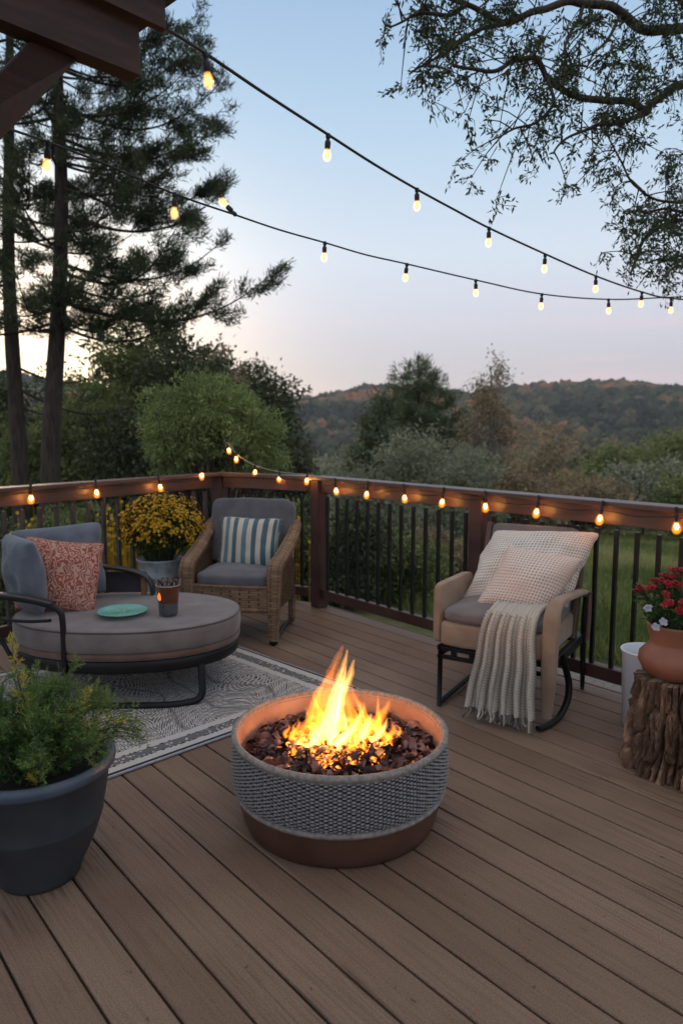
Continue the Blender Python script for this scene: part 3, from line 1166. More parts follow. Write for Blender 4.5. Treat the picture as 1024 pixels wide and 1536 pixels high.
# sweeping braid lines: angle follows a slow noise field
wv = N_.new('ShaderNodeTexWave')
wv.inputs['Scale'].default_value = 15
wv.inputs['Distortion'].default_value = 26
wv.inputs['Detail'].default_value = 0.5
wv.inputs['Detail Scale'].default_value = 0.32
L_n.new(mp1.outputs[0], wv.inputs['Vector'])
wv2 = N_.new('ShaderNodeTexVoronoi')
wv2.inputs['Scale'].default_value = 46
wv2.inputs['Randomness'].default_value = 0.75
L_n.new(mp1.outputs[0], wv2.inputs['Vector'])
knot = mk('LESS_THAN', wv2.outputs['Distance'], 0.50)
line = mk('GREATER_THAN', wv.outputs['Fac'], 0.36)
nf_ = N_.new('ShaderNodeTexNoise')
nf_.inputs['Scale'].default_value = 2.3
nf_.inputs['Detail'].default_value = 0.5
L_n.new(mp1.outputs[0], nf_.inputs['Vector'])
nf2 = N_.new('ShaderNodeSeparateColor')
L_n.new(nf_.outputs['Color'], nf2.inputs[0])
sp1_ = N_.new('ShaderNodeSeparateXYZ')
L_n.new(mp1.outputs[0], sp1_.inputs[0])
ud = mk('ADD', sp1_.outputs[0], mk('MULTIPLY', nf2.outputs[0], 0.55))
zig = mk('PINGPONG', ud, 0.26)
vd = mk('ADD', mk('ADD', sp1_.outputs[1], mk('MULTIPLY', zig, 1.15)), mk('MULTIPLY', nf2.outputs[1], 0.5))
cb_ = N_.new('ShaderNodeCombineXYZ')
L_n.new(ud, cb_.inputs[0])
L_n.new(vd, cb_.inputs[1])
bkr = N_.new('ShaderNodeTexBrick')
bkr.inputs['Scale'].default_value = 1
bkr.inputs['Brick Width'].default_value = 0.040
bkr.inputs['Row Height'].default_value = 0.021
bkr.inputs['Mortar Size'].default_value = 0.0042
bkr.inputs['Mortar Smooth'].default_value = 0.3
bkr.inputs['Color1'].default_value = (1, 1, 1, 1)
bkr.inputs['Color2'].default_value = (.55, .55, .55, 1)
bkr.inputs['Mortar'].default_value = (0, 0, 0, 1)
L_n.new(cb_.outputs[0], bkr.inputs['Vector'])
nk = N_.new('ShaderNodeTexNoise')
nk.inputs['Scale'].default_value = 34
L_n.new(mp1.outputs[0], nk.inputs['Vector'])
nkm = N_.new('ShaderNodeMapRange')
nkm.inputs['From Min'].default_value = 0.28
nkm.inputs['From Max'].default_value = 0.42
L_n.new(nk.outputs['Fac'], nkm.inputs['Value'])
seam = mk('LESS_THAN', mk('ABSOLUTE', mk('SUBTRACT', zig, 0.13)), 0.012)
field = mk('MULTIPLY', mk('MAXIMUM', mk('MULTIPLY', bkr.outputs['Color'], nkm.outputs[0]), mk('MULTIPLY', seam, 0.6)), 1.0)
# borders
um = mk('MINIMUM', sep.outputs[0], mk('SUBTRACT', 1.0, sep.outputs[0]))
vm = mk('MINIMUM', sep.outputs[1], mk('SUBTRACT', 1.0, sep.outputs[1]))
ed = mk('MINIMUM', mk('MULTIPLY', um, 2.5), mk('MULTIPLY', vm, 1.65))
inb = mk('LESS_THAN', ed, 0.17)
stripe = mk('LESS_THAN', mk('PINGPONG', mk('ADD', ed, 0.0), 0.03), 0.007)
bd1 = mk('MULTIPLY', mk('MULTIPLY', mk('GREATER_THAN', ed, 0.06), mk('LESS_THAN', ed, 0.12)), mk('GREATER_THAN', wv2.outputs['Distance'], 0.34))
bpat = mk('MULTIPLY', inb, mk('MAXIMUM', mk('MULTIPLY', stripe, mk('LESS_THAN', wv2.outputs['Distance'], 0.45)), mk('MULTIPLY', bd1, 0.8)))
fpat = mk('MULTIPLY', mk('SUBTRACT', 1.0, inb), field)
dark = mk('MAXIMUM', bpat, fpat, True)
big = N_.new('ShaderNodeTexNoise')
big.inputs['Scale'].default_value = 1.6
L_n.new(mp1.outputs[0], big.inputs['Vector'])
mx1 = N_.new('ShaderNodeMix')
mx1.data_type = 'RGBA'
mx1.inputs[6].default_value = (0.54, 0.45, 0.36, 1)
mx1.inputs[7].default_value = (0.48, 0.48, 0.50, 1)
L_n.new(big.outputs['Fac'], mx1.inputs[0])
mx2 = N_.new('ShaderNodeMix')
mx2.data_type = 'RGBA'
L_n.new(mk('MULTIPLY', dark, 0.97), mx2.inputs[0])
L_n.new(mx1.outputs[2], mx2.inputs[6])
mx2.inputs[7].default_value = (0.035, 0.038, 0.050, 1)
L_n.new(mx2.outputs[2], b_.inputs['Base Color'])
bpn = N_.new('ShaderNodeBump')
bpn.inputs['Strength'].default_value = 0.8
bpn.inputs['Distance'].default_value = 0.004
L_n.new(wv2.outputs['Distance'], bpn.inputs['Height'])
L_n.new(bpn.outputs[0], b_.inputs['Normal'])
RL, RWd = 2.6, 1.62
nu_, nv_ = 90, 60
P = np.zeros((nu_, nv_, 3))
for i in range(nu_):
    for j in range(nv_):
        p = C + ru * (RL * i / (nu_ - 1)) + rv * (RWd * j / (nv_ - 1))
        q = Vector((p.x * 2.2, p.y * 2.2, 0))
        P[i, j] = (p.x, p.y, 0.010 + 0.0035 * (mnoise.noise(q) + 0.4))
rg_ = MB()
rg_.grid(P)
bt = P.copy()
bt[..., 2] = 0.002
rg_.grid(bt, flip=True)
rug = rg_.build('rug', m_rug, origin=C, smooth=True)
tag(rug, 'cream and slate woven outdoor rug lying under the round daybed', 'rug')
m_bind = mat('rug_binding', (0.02, 0.022, 0.03), (0.035, 0.037, 0.045), rough=0.9)
m_bind2 = mat('rug_pale_edge', (0.30, 0.31, 0.34), (0.42, 0.42, 0.44), rough=0.9, scale=60)
rug['_w'] = [C.x, C.y, C.z]
cor = [C, C + ru * RL, C + ru * RL + rv * RWd, C + rv * RWd]
for nm, mm, off, z_ in (('binding', m_bind, 0.003, 0.009), ('edge_cord', m_bind2, -0.011, 0.007)):
    mb = MB()
    cen = C + ru * RL / 2 + rv * RWd / 2
    cs = []
    for q in cor:
        s1 = 1 if (q - cen).dot(ru) > 0 else -1
        s2 = 1 if (q - cen).dot(rv) > 0 else -1
        cs.append(q - ru * s1 * off - rv * s2 * off)
    for a_, b2 in zip(cs, cs[1:] + cs[:1]):
        mb.tube([a_ + Vector((0, 0, z_)), b2 + Vector((0, 0, z_))], 0.0065, 8)
    mb.build(nm, mm, rug)

# ------------------------------------------------------------------ round daybed
DC = Vector((-1.20, 3.99, 0))
t = thing('daybed', 'round grey cushioned daybed on a black hooped metal frame, on the rug', 'daybed', DC)
a_, b_e = 0.615, 0.455
n = 120
an = np.arange(n) * 2 * PI / n
ex = 0.92


def oval(sc, z, e=ex):
    c_ = np.cos(an)
    s_ = np.sin(an)
    x = np.sign(c_) * np.abs(c_) ** e * (a_ + sc)
    y = np.sign(s_) * np.abs(s_) ** e * (b_e + sc)
    return np.stack([DC.x + x, DC.y + y, np.full(n, z)], 1)


def slab(levels, close=True):
    P = np.stack([oval(s_, z_) for s_, z_ in levels], 1)
    c0 = np.tile(np.array([DC.x, DC.y, levels[0][1]]), (n, 1))
    c1_ = np.tile(np.array([DC.x, DC.y, levels[-1][1] + 0.006]), (n, 1))
    # inner rings so that noise wrinkles can live on the top
    rings = [c0] + [P[:, i] for i in range(P.shape[1])]
    top = P[:, -1]
    for f in (0.95, 0.9, 0.84, 0.77, 0.7, 0.62, 0.54, 0.46, 0.38, 0.3, 0.22, 0.12, 0.02):
        q = c1_ + (top - c1_) * f
        q[:, 2] = levels[-1][1] + 0.010 * (1 - f ** 2)
        for k_ in range(n):
            q[k_, 2] += 0.009 * mnoise.noise(Vector((q[k_, 0] * 5, q[k_, 1] * 5, 1))) * (1 if f < .95 else 0) + 0.004 * mnoise.noise(Vector((q[k_, 0] * 13, q[k_, 1] * 9, 1)))
        rings.append(q)
    return np.stack(rings, 1)


P = slab([(-0.02, .300), (-0.004, .303), (0.004, .315), (0.008, .345), (0.008, .385), (0.004, .408), (-0.002, .416), (-0.015, .420)])
mt = MB().grid(P, cu=True).build('mattress', m_taupe, t)
mt['_w'] = [DC.x, DC.y, 0]


def ring(sc, z, rad):
    return MB().tube([Vector(q) for q in oval(sc, z)], rad, 8, closed=True)


m_pip = fabric('dark_piping', (0.05, 0.045, 0.045), (0.07, 0.06, 0.06))
ring(0.002, .4125, .0045).build('piping', m_pip, mt)
P = slab([(-0.03, .262), (-0.006, .264), (0.002, .272), (0.003, .290), (-0.004, .299), (-0.02, .301)])
lo_ = MB().grid(P, cu=True).build('lower_pad', fabric('brown_pad', (0.13, 0.075, 0.055), (0.17, 0.10, 0.075)), t)
P = np.stack([oval(-0.045, .195), oval(-0.012, .195), oval(-0.006, .200), oval(-0.006, .256), oval(-0.012, .261), oval(-0.045, .261), oval(-0.045, .195)], 1)
MB().grid(P, cu=True).build('base_ring', m_blk, t)
yf = DC.y - b_e + 0.035
fr = MB()
for ys in (yf, DC.y + b_e - 0.06):
    fr = MB()
    k_ = 1 if ys < 4 else -1
    fr.tube([Vector((DC.x + 0.455, ys + .12 * k_, 0.215)), Vector((DC.x + 0.468, ys + .085 * k_, 0.10)), Vector((DC.x + 0.465, ys + .07 * k_, 0.050)), Vector((DC.x + 0.42, ys + .045 * k_, 0.025)), Vector((DC.x + 0.25, ys, 0.022)), Vector((DC.x - 0.2, ys, 0.022)), Vector((DC.x - 0.40, ys + .04 * k_, 0.025)), Vector((DC.x - 0.455, ys + .08 * k_, 0.05)), Vector((DC.x - 0.455, ys + .13 * k_, 0.215))], 0.019, 10, sub=5, ry=0.014)
    fr.build('leg_hoop', m_blk, t)
m_arm = mat('arm_wood', (0.014, 0.012, 0.013), (0.035, 0.026, 0.022), rough=0.35, scale=20, stretch=((1, 8, 8), 0), spec=0.5)
# near arm: front post up to the arm and back to the left
def armpath(pts, w_, h_, nm, m_, par=t, sub=6, up=(0, 0, 1)):
    return MB().tube([Vector(q) for q in pts], [h_] * len(pts), 12, ry=[w_] * len(pts), sub=sub, up=up, power=0.6).build(nm, m_, par)


yn = 3.555
armpath([(-1.41, yn, 0.012), (-1.41, yn, 0.25), (-1.41, yn, 0.47), (-1.425, yn, 0.525), (-1.47, yn, 0.552), (-1.58, yn + .02, 0.572), (-1.72, yn + .05, 0.582), (-1.86, yn + .10, 0.578), (-1.93, yn + .2, 0.57)], 0.018, 0.013, 'arm_frame', m_blk, up=(0.3, 0.02, 0.9))
MB().tube([Vector(q) for q in ((-1.45, yn, 0.565), (-1.58, yn + .02, 0.588), (-1.72, yn + .05, 0.598), (-1.86, yn + .10, 0.594))], [0.009] * 4, 12, ry=[0.028] * 4, sub=6, up=(0, 0, 1), power=0.6).build('arm_rest', m_arm, t)
armpath([(-1.47, yn, 0.475), (-1.60, yn + .02, 0.465), (-1.74, yn + .05, 0.47), (-1.80, yn + .07, 0.50), (-1.86, yn + .1, 0.57)], 0.008, 0.008, 'arm_brace', m_blk)
armpath([(-1.86, yn + .10, 0.575), (-1.80, yn + .09, 0.42), (-1.70, yn + .08, 0.22)], 0.010, 0.010, 'arm_brace', m_blk, up=(1, 0, 0))
# far arm
yf2 = 4.33
MB().tube([Vector(q) for q in ((-1.75, yf2, 0.60), (-1.55, yf2, 0.605), (-1.35, yf2, 0.59), (-1.22, yf2, 0.555), (-1.165, yf2, 0.50), (-1.155, yf2, 0.425))], [0.012] * 6, 12, ry=[0.032] * 6, sub=6, up=(0.2, 0, 1), power=0.6).build('arm_rest', m_arm, t)
MB().bar((-1.72, yf2 + 0.03, 0.50), (-1.20, yf2 + 0.03, 0.50), 0.02, 0.13).build('arm_panel', fabric('side_canvas', (0.045, 0.042, 0.045), (0.06, 0.055, 0.06)), t, bevel=0.006)
MB().bar((-1.215, yf2 + 0.015, 0.42), (-1.215, yf2 + 0.015, 0.555), 0.03, 0.02).build('arm_post', mat('warm_wood', (0.25, 0.12, 0.05), (0.33, 0.17, 0.08), rough=0.5), t, bevel=0.003)
# back hoop
armpath([(-1.86, yn + .10, 0.575), (-1.93, yn + .16, 0.66), (-2.0, yn + .3, 0.74), (-1.98, 4.1, 0.78), (-1.88, 4.35, 0.74), (-1.75, yf2 + .02, 0.60)], 0.016, 0.016, 'back_hoop', m_arm)
armpath([(-1.86, yf2 + .02, 0.70), (-1.84, yf2 + .02, 0.4), (-1.72, yf2 + .02, 0.2)], 0.012, 0.012, 'back_post', m_blk, up=(1, 0, 0))
pillow('back_cushion', None, (-1.66, 4.19, 0.655), (0.93, 0.42, 0.06), (-0.10, 0.20, 1), 0.50, 0.44, 0.19, m_blue, parent=t, pinch=0.04, seed=3, wrinkle=0.012)
pillow('back_cushion', None, (-1.76, 3.93, 0.64), (0.55, -0.62, 0.0), (-0.22, 0.06, 1), 0.42, 0.42, 0.18, m_blue, parent=t, pinch=0.04, seed=5, wrinkle=0.012)

# coral pillow
m_cor, N_, L_n, b_ = uvpat('coral_print')
uvn = N_.new('ShaderNodeUVMap')
wv = N_.new('ShaderNodeTexWave')
wv.inputs['Scale'].default_value = 5
wv.inputs['Distortion'].default_value = 16
wv.inputs['Detail'].default_value = 1
wv.inputs['Detail Scale'].default_value = 2.2
L_n.new(uvn.outputs[0], wv.inputs['Vector'])
cr = N_.new('ShaderNodeValToRGB')
cr.color_ramp.elements[0].position = 0.35
cr.color_ramp.elements[0].color = (0.30, 0.082, 0.055, 1)
cr.color_ramp.elements[1].position = 0.68
cr.color_ramp.elements[1].color = (0.52, 0.30, 0.24, 1)
L_n.new(wv.outputs['Fac'], cr.inputs[0])
L_n.new(cr.outputs[0], b_.inputs['Base Color'])
bpn = N_.new('ShaderNodeBump')
bpn.inputs['Strength'].default_value = 0.4
bpn.inputs['Distance'].default_value = 0.003
L_n.new(wv.outputs['Fac'], bpn.inputs['Height'])
L_n.new(bpn.outputs[0], b_.inputs['Normal'])
pillow('throw_pillow', 'coral and cream patterned square pillow leaning on the blue daybed cushions', (-1.585, 3.995, 0.615), (0.96, 0.05, -0.10), (-0.20, 0.30, 0.93), 0.45, 0.42, 0.17, m_cor, seed=2, pinch=0.09)

# plate and tumbler
m_teal = mat('teal_glaze', (0.16, 0.42, 0.36), (0.24, 0.52, 0.46), rough=0.18, scale=9, spec=0.6, detail=6)
pc = at(184, 921, 0.434)
t = thing('plate', 'shallow teal glazed plate with a little leaf scrap lying on the daybed', 'plate', pc)
MB().lathe([(0, 0.004), (0.055, 0.002), (0.06, 0.0), (0.065, 0.003), (0.10, 0.009), (0.132, 0.020), (0.134, 0.024), (0.130, 0.024), (0.10, 0.0155), (0.07, 0.011), (0, 0.010)], 64, tuple(pc), fn=lambda a, z: 1 + 0.012 * np.sin(a * 3 + 1)).build('dish', m_teal, t)
m_scrap = foliage('leaf_scrap', [(0.35, 0.45, 0.12), (0.6, 0.55, 0.3)])
mb = MB()
for i in range(12):
    q = pc + Vector((random.uniform(-.045, .035), random.uniform(-.03, .03), 0.014 + random.random() * .008))
    d_ = Vector((random.uniform(-1, 1), random.uniform(-1, 1), random.uniform(0, .4))).normalized()
    s_ = Vector((-d_.y, d_.x, 0.1)).normalized()
    l_ = random.uniform(.015, .03)
    mb.add([q, q + d_ * l_ * .5 + s_ * .006, q + d_ * l_, q + d_ * l_ * .5 - s_ * .006], [0, 1, 2, 3], None, random.random())
mb.build('garnish', m_scrap, t, smooth=False)
cp = at(253, 921, 0.434)
t = thing('tumbler', 'amber and slate glass tumbler topped with dark seed heads on the daybed', 'tumbler', cp)
m_amb = mat('amber_glass', (0.085, 0.028, 0.012), (0.15, 0.055, 0.02), rough=0.08, scale=5, spec=0.7)
m_slt = mat('slate_glaze', (0.06, 0.065, 0.075), (0.10, 0.105, 0.12), rough=0.3, scale=20, bump=0.2)
MB().lathe([(0, 0), (0.046, 0), (0.050, 0.006), (0.0535, 0.068)], 40, tuple(cp)).build('foot_band', m_slt, t)
MB().lathe([(0.0535, 0.068), (0.0545, 0.07), (0.063, 0.156), (0.0645, 0.162), (0.0625, 0.163), (0.060, 0.155), (0.055, 0.14), (0, 0.138)], 40, tuple(cp)).build('glass_body', m_amb, t)
m_rimw = mat('glass_rim', (0.30, 0.27, 0.25), (0.35, 0.32, 0.3), rough=0.15)
MB().tube([cp + Vector((0.0635 * math.cos(q), 0.0635 * math.sin(q), 0.163)) for q in np.arange(40) * 2 * PI / 40], 0.003, 6, closed=True).build('glass_rim', m_rimw, t)
# candle flame seen through the amber glass
MB().lathe([(0, 0.085), (0.010, 0.09), (0.013, 0.11), (0.006, 0.128), (0, 0.135)], 10, (cp.x - 0.033, cp.y - 0.047, 0.434), sx=1, sy=0.5).build('candle_glow', emit('candle_glow', (1, 0.22, 0.03), 1.3 / EV), t)
mb = MB()
for i in range(130):
    q = random.random() * 2 * PI
    r_ = 0.052 * math.sqrt(random.random())
    p = cp + Vector((r_ * math.cos(q), r_ * math.sin(q), 0.145))
    d_ = Vector((math.cos(q) * r_ * 8, math.sin(q) * r_ * 8, 1)).normalized()
    l_ = random.uniform(.025, .048)
    mb.tube([p, p + d_ * l_, p + d_ * (l_ + .009)], [0.0012, 0.004, 0.001], 5, r=random.random())
mb.build('seed_head', foliage('seed_head', [(0.03, 0.02, 0.015), (0.12, 0.08, 0.06), (0.35, 0.28, 0.26)], 0), t)

# ------------------------------------------------------------------ wicker armchair
m_wick, N_, L_n, b_ = uvpat('wicker_weave', 0.6)
uvn = N_.new('ShaderNodeUVMap')
bk = N_.new('ShaderNodeTexBrick')
bk.offset = 0.5
bk.inputs['Scale'].default_value = 1
bk.inputs['Mortar Size'].default_value = 0.10
bk.inputs['Mortar Smooth'].default_value = 0.8
bk.inputs['Brick Width'].default_value = 2.0
bk.inputs['Row Height'].default_value = 1.0
bk.inputs['Color1'].default_value = (0.31, 0.195, 0.115, 1)
bk.inputs['Color2'].default_value = (0.20, 0.12, 0.072, 1)
bk.inputs['Mortar'].default_value = (0.035, 0.018, 0.010, 1)
L_n.new(uvn.outputs[0], bk.inputs['Vector'])
tc_ = N_.new('ShaderNodeTexCoord')
ns = N_.new('ShaderNodeTexNoise')
ns.inputs['Scale'].default_value = 14
ns.inputs['Detail'].default_value = 5
L_n.new(tc_.outputs['Object'], ns.inputs['Vector'])
mr = N_.new('ShaderNodeMapRange')
mr.inputs['To Min'].default_value = 0.55
mr.inputs['To Max'].default_value = 1.5
L_n.new(ns.outputs['Fac'], mr.inputs['Value'])
vm_ = N_.new('ShaderNodeVectorMath')
vm_.operation = 'SCALE'
L_n.new(bk.outputs['Color'], vm_.inputs[0])
L_n.new(mr.outputs[0], vm_.inputs['Scale'])
L_n.new(vm_.outputs[0], b_.inputs['Base Color'])
bpn = N_.new('ShaderNodeBump')
bpn.inputs['Strength'].default_value = 1.0
bpn.inputs['Distance'].default_value = 0.006
bpn.invert = True
L_n.new(bk.outputs['Fac'], bpn.inputs['Height'])
L_n.new(bpn.outputs[0], b_.inputs['Normal'])

WC = Vector((-0.690, 5.01, 0))
t = thing('wicker_armchair', 'brown wicker armchair with grey seat and back cushions in the deck corner', 'armchair', WC, R(-10), world=False)


def wov(pts, w_, h_, nm, par=t, up=(1, 0, 0), sub=6, rows=120, cols=10, power=0.75):
    mb = MB()
    pp = [Vector(q) for q in pts]
    mb.tube(pp, [w_] * len(pp) if not hasattr(w_, '__len__') else w_, 16, ry=[h_] * len(pp) if not hasattr(h_, '__len__') else h_, sub=sub, up=up, power=power)
    F0, U0, r0_ = mb.F[0]
    U0 = U0 * np.array([rows, cols])
    mb.F[0] = (F0, U0[..., ::-1].copy(), r0_)
    return mb.build(nm, m_wick, par)


for s_ in (-1, 1):
    wov([(s_ * .29, -.285, .035), (s_ * .295, -.29, .18), (s_ * .30, -.295, .34), (s_ * .305, -.30, .46), (s_ * .305, -.275, .525), (s_ * .31, -.20, .555), (s_ * .315, -.05, .60), (s_ * .32, .10, .655), (s_ * .32, .21, .715), (s_ * .31, .27, .745), (s_ * .27, .30, .74)],
        [.036, .038, .045, .05, .05, .05, .05, .048, .045, .04, .035], [.036, .04, .046, .05, .048, .036, .034, .034, .034, .034, .034], 'arm', up=(1, 0, 0), rows=90, cols=7)
    # side panel
    P = np.zeros((14, 14, 3))
    q = MB()
    for sx_ in (-.012, .012):
        for i in range(14):
            for j in range(14):
                y = -.27 + .53 * i / 13
                topz = np.interp(y, [-.27, -.2, -.05, .10, .21, .27], [.50, .545, .585, .64, .69, .72])
                z = .22 + (topz - .22) * j / 13
                P[i, j] = (s_ * .295 + sx_, y, z)
        q.grid(P, us=14, vs=34)
    q.build('side_panel', m_wick, t)
    wov([(s_ * .27, .30, .0), (s_ * .275, .29, .2), (s_ * .27, .29, .42), (s_ * .26, .33, .8)], .026, .026, 'rear_leg', rows=60, cols=5)
    MB().tube([Vector((s_ * .29, -.30, .018)), Vector((s_ * .295, -.2, .030)), Vector((s_ * .29, 0, .055)), Vector((s_ * .28, .2, .035)), Vector((s_ * .275, .30, .016))], 0.015, 8, sub=5).build('stretcher', m_blk, t)
    MB().tube([Vector((s_ * .27, -.06, .23)), Vector((s_ * .28, -.2, .10)), Vector((s_ * .285, -.26, .03))], 0.02, 8, sub=4, ry=.012).build('brace', m_blk, t)  # added black bar, drawn for the dark diagonal shadow under the seat
    MB().lathe([(0, 0), (.022, 0), (.030, .012), (.030, .03), (.022, .04), (0, .04)], 16, (s_ * .29, -.285, 0)).build('foot', m_blk, t)
q = MB()
for yy in (-.300, -.275):
    P = np.zeros((20, 6, 3))
    for i in range(20):
        for j in range(6):
            P[i, j] = (-.26 + .52 * i / 19, yy, .235 + .145 * j / 5)
    q.grid(P, us=8, vs=9, flip=(yy > -.29))
q.build('apron', m_wick, t)
wov([(-.26, -.288, .232), (0, -.292, .226), (.26, -.288, .232)], .016, .016, 'apron_edge', rows=50, cols=4, up=(0, 0, 1))
wov([(-.26, -.288, .385), (0, -.292, .385), (.26, -.288, .385)], .015, .015, 'apron_edge', rows=50, cols=4, up=(0, 0, 1))
q = MB()
for oy in (0, .025):
    P = np.zeros((16, 16, 3))
    for i in range(16):
        for j in range(16):
            z = .22 + .52 * j / 15
            P[i, j] = (-.27 + .54 * i / 15, .285 + oy + .12 * max(0, z - .4), z)
    q.grid(P, us=16, vs=40, flip=(oy > 0))
q.build('back_panel', m_wick, t)
MB().box((0, 0, .36), (.54, .54, .025)).build('seat_base', m_blk, t, smooth=False)
sc1 = MB().grid(superbox((0, -.035, .425), (1, 0, 0), (0, 0, 1), .525, .54, .105, .45, .30, n=72, k=24, wr=.011, crown_=.014), cu=True).build('seat_cushion', m_grey, t)
bc1 = MB().grid(superbox((0.0, .235, .690), (1, 0, 0), (0, .20, 1), .625, .14, .47, .22, .45, n=72, k=30, wr=.013, crown_=.0, seed=4), cu=True).build('back_cushion', m_grey, t)

m_str, N_, L_n, b_ = uvpat('blue_stripe')
uvn = N_.new('ShaderNodeUVMap')
sp_ = N_.new('ShaderNodeSeparateXYZ')
L_n.new(uvn.outputs[0], sp_.inputs[0])
cr = N_.new('ShaderNodeValToRGB')
cr.color_ramp.interpolation = 'CONSTANT'
els = cr.color_ramp.elements
cream = (0.56, 0.49, 0.40, 1)
bl1 = (0.075, 0.13, 0.165, 1)
bl2 = (0.13, 0.20, 0.235, 1)
els[0].color = bl1
els[1].position = 0.035
els[1].color = cream
seq = [(0.12, bl2), (0.20, cream), (0.27, bl1), (0.34, cream), (0.42, bl2), (0.49, cream), (0.56, bl1), (0.63, cream), (0.71, bl1), (0.80, cream), (0.88, bl1), (0.955, cream), (0.975, bl2)]
for p_, c_ in seq:
    e = els.new(p_)
    e.color = c_
L_n.new(sp_.outputs[0], cr.inputs[0])
L_n.new(cr.outputs[0], b_.inputs['Base Color'])
ca, sa = math.cos(R(-10)), math.sin(R(-10))


def wl_(x, y, z):
    return Vector((WC.x + x * ca - y * sa, WC.y + x * sa + y * ca, z))


sp1 = pillow('striped_pillow', 'blue and cream striped pillow propped on the wicker armchair', wl_(.018, .085, .625), (ca, sa, -.02), (0.02, .26, 1), .43, .37, .15, m_str, seed=8, pinch=0.06)
# fringe along the two short sides
mb = MB()
r_, u_, n_ = M3((ca, sa, -.02), (0.02, .26, 1))
cc_ = wl_(.018, .085, .625)
for s_ in (-1, 1):
    for i in range(56):
        v_ = -1 + 2 * (i + .5) / 56
        p = cc_ + r_ * (s_ * (1 - .06 * (1 - v_ * v_)) * .215) + u_ * (v_ * .185)
        q = p + r_ * s_ * random.uniform(.012, .022) + u_ * random.uniform(-.006, .004) - Vector((0, 0, .003))
        mb.tube([p, q], [.002, .0008], 4, r=random.random())
mb.build('fringe', fabric('fringe_yarn', (0.10, 0.16, 0.19), (0.4, 0.38, 0.34), scale=70), sp1)

# ------------------------------------------------------------------ right rocking armchair
RA = R(-32)
RC = Vector((0.905, 3.735, 0))
cr_, sr_ = math.cos(RA), math.sin(RA)


def rl(x, y, z):
    return Vector((RC.x + x * cr_ - y * sr_, RC.y + x * sr_ + y * cr_, z))


t = thing('rocking_armchair', 'tan low armchair on black runners facing the fire, loaded with waffle pillows', 'armchair', RC, RA, world=False)
m_bstile = mat('brown_stile', (0.10, 0.055, 0.038), (0.15, 0.085, 0.06), rough=0.5, scale=5, stretch=((8, 8, 1), 0), bump=0.15)
# left padded arm
pr_pts = [(-.315, .64), (-.30, .645)]
q = MB()
q.grid(superbox((-.300, -.075, .485), (0, 1, 0), (0, 0, 1), .46, .050, .315, .22, .35, n=56, k=24, wr=.003), cu=True)
q.build('arm_panel', m_tan, t)
# right arm: flat padded band, folding down into the front panel
MB().tube([Vector(v) for v in ((.30, .33, .535), (.30, .25, .570), (.30, .05, .592), (.30, -.16, .612), (.30, -.265, .605), (.30, -.315, .565), (.298, -.325, .48), (.292, -.315, .30), (.285, -.30, .12), (.283, -.297, .055))],
          [.014, .014, .015, .016, .017, .018, .019, .018, .015, .012], 14, ry=[.022, .026, .028, .030, .034, .038, .040, .038, .028, .022], sub=6, up=(0, -0.5, 1), power=0.6).build('arm_band', m_tan, t)
MB().tube([Vector(v) for v in ((.300, .335, .0), (.300, .315, .20), (.300, .315, .36), (.30, .33, .545))], [.011, .016, .018, .013], 8, ry=[.011, .018, .02, .016], sub=4).build('rear_leg', m_blk, t)
MB().tube([Vector(v) for v in ((.335, .25, .30), (.335, .27, .45), (.33, .285, .565))], .012, 8, sub=4, ry=.02).build('arm_post', m_bstile, t)
MB().tube([Vector(v) for v in ((-.275, -.305, .0), (-.275, -.30, .33))], .013, 8, ry=.015).build('front_leg', m_blk, t)
MB().tube([Vector(v) for v in ((-.275, -.30, .018), (-.275, -.1, .024), (-.275, .15, .030), (-.275, .36, .02))], .016, 8, sub=5, ry=.012).build('runner', m_blk, t)
MB().tube([Vector(v) for v in ((-.275, .36, .0), (-.275, .33, .20), (-.272, .30, .36))], .013, 8, ry=.015).build('rear_leg', m_blk, t)
MB().tube([Vector(v) for v in ((.262, -.36, .018), (.285, -.30, .016), (.315, -.20, .03), (.332, -.12, .085), (.332, -.09, .16), (.318, -.10, .24), (.30, -.12, .32))], .013, 10, sub=6, ry=.018).build('runner', m_blk, t)
fr = MB()
fr.bar((-.29, -.30, .315), (.27, -.30, .315), .025, .022)
fr.bar((-.29, -.30, .268), (.27, -.30, .268), .022, .020)
for xx in (-.20, -.10, .02, .14):
    fr.bar((xx, -.30, .270), (xx, -.30, .312), .03, .018)
fr.bar((.285, -.30, .30), (.285, .32, .30), .03, .05)
fr.bar((-.275, -.30, .30), (-.275, .32, .30), .03, .05)
fr.bar((-.28, .32, .30), (.30, .32, .30), .03, .05)
fr.bar((0, -.30, .31), (0, .32, .31), .05, .03)
fr.build('seat_frame', m_blk, t, smooth=False, bevel=.003)
MB().grid(superbox((-.005, -.04, .395), (1, 0, 0), (0, 0, 1), .55, .575, .135, .22, .16, n=60, k=18, wr=.002), cu=True).build('seat_box', m_tan, t)
sc2 = MB().grid(superbox((-.005, -.05, .492), (1, 0, 0), (0, 0, 1), .535, .555, .085, .5, .25, n=72, k=24, wr=.011, crown_=.012), cu=True)
sc2.build('seat_cushion', m_taupe, t)
up_ = Vector((0, .30, 1)).normalized()
bb = Vector((0, .235, .44))
MB().grid(superbox(bb + up_ * .235 + Vector((0, 0.01, 0)), (1, 0, 0), up_, .50, .055, .47, .14, .3, n=48, k=22, wr=.002), cu=True).build('backrest', m_taupe, t)
for s_ in (-1, 1):
    a0 = bb + up_ * -.13 + Vector((s_ * .268, .012, 0))
    MB().bar(a0, a0 + up_ * (.60 if s_ < 0 else .585), .028, .058, up=(0, -1, .3)).build('back_stile', m_bstile, t, smooth=False, bevel=.005)
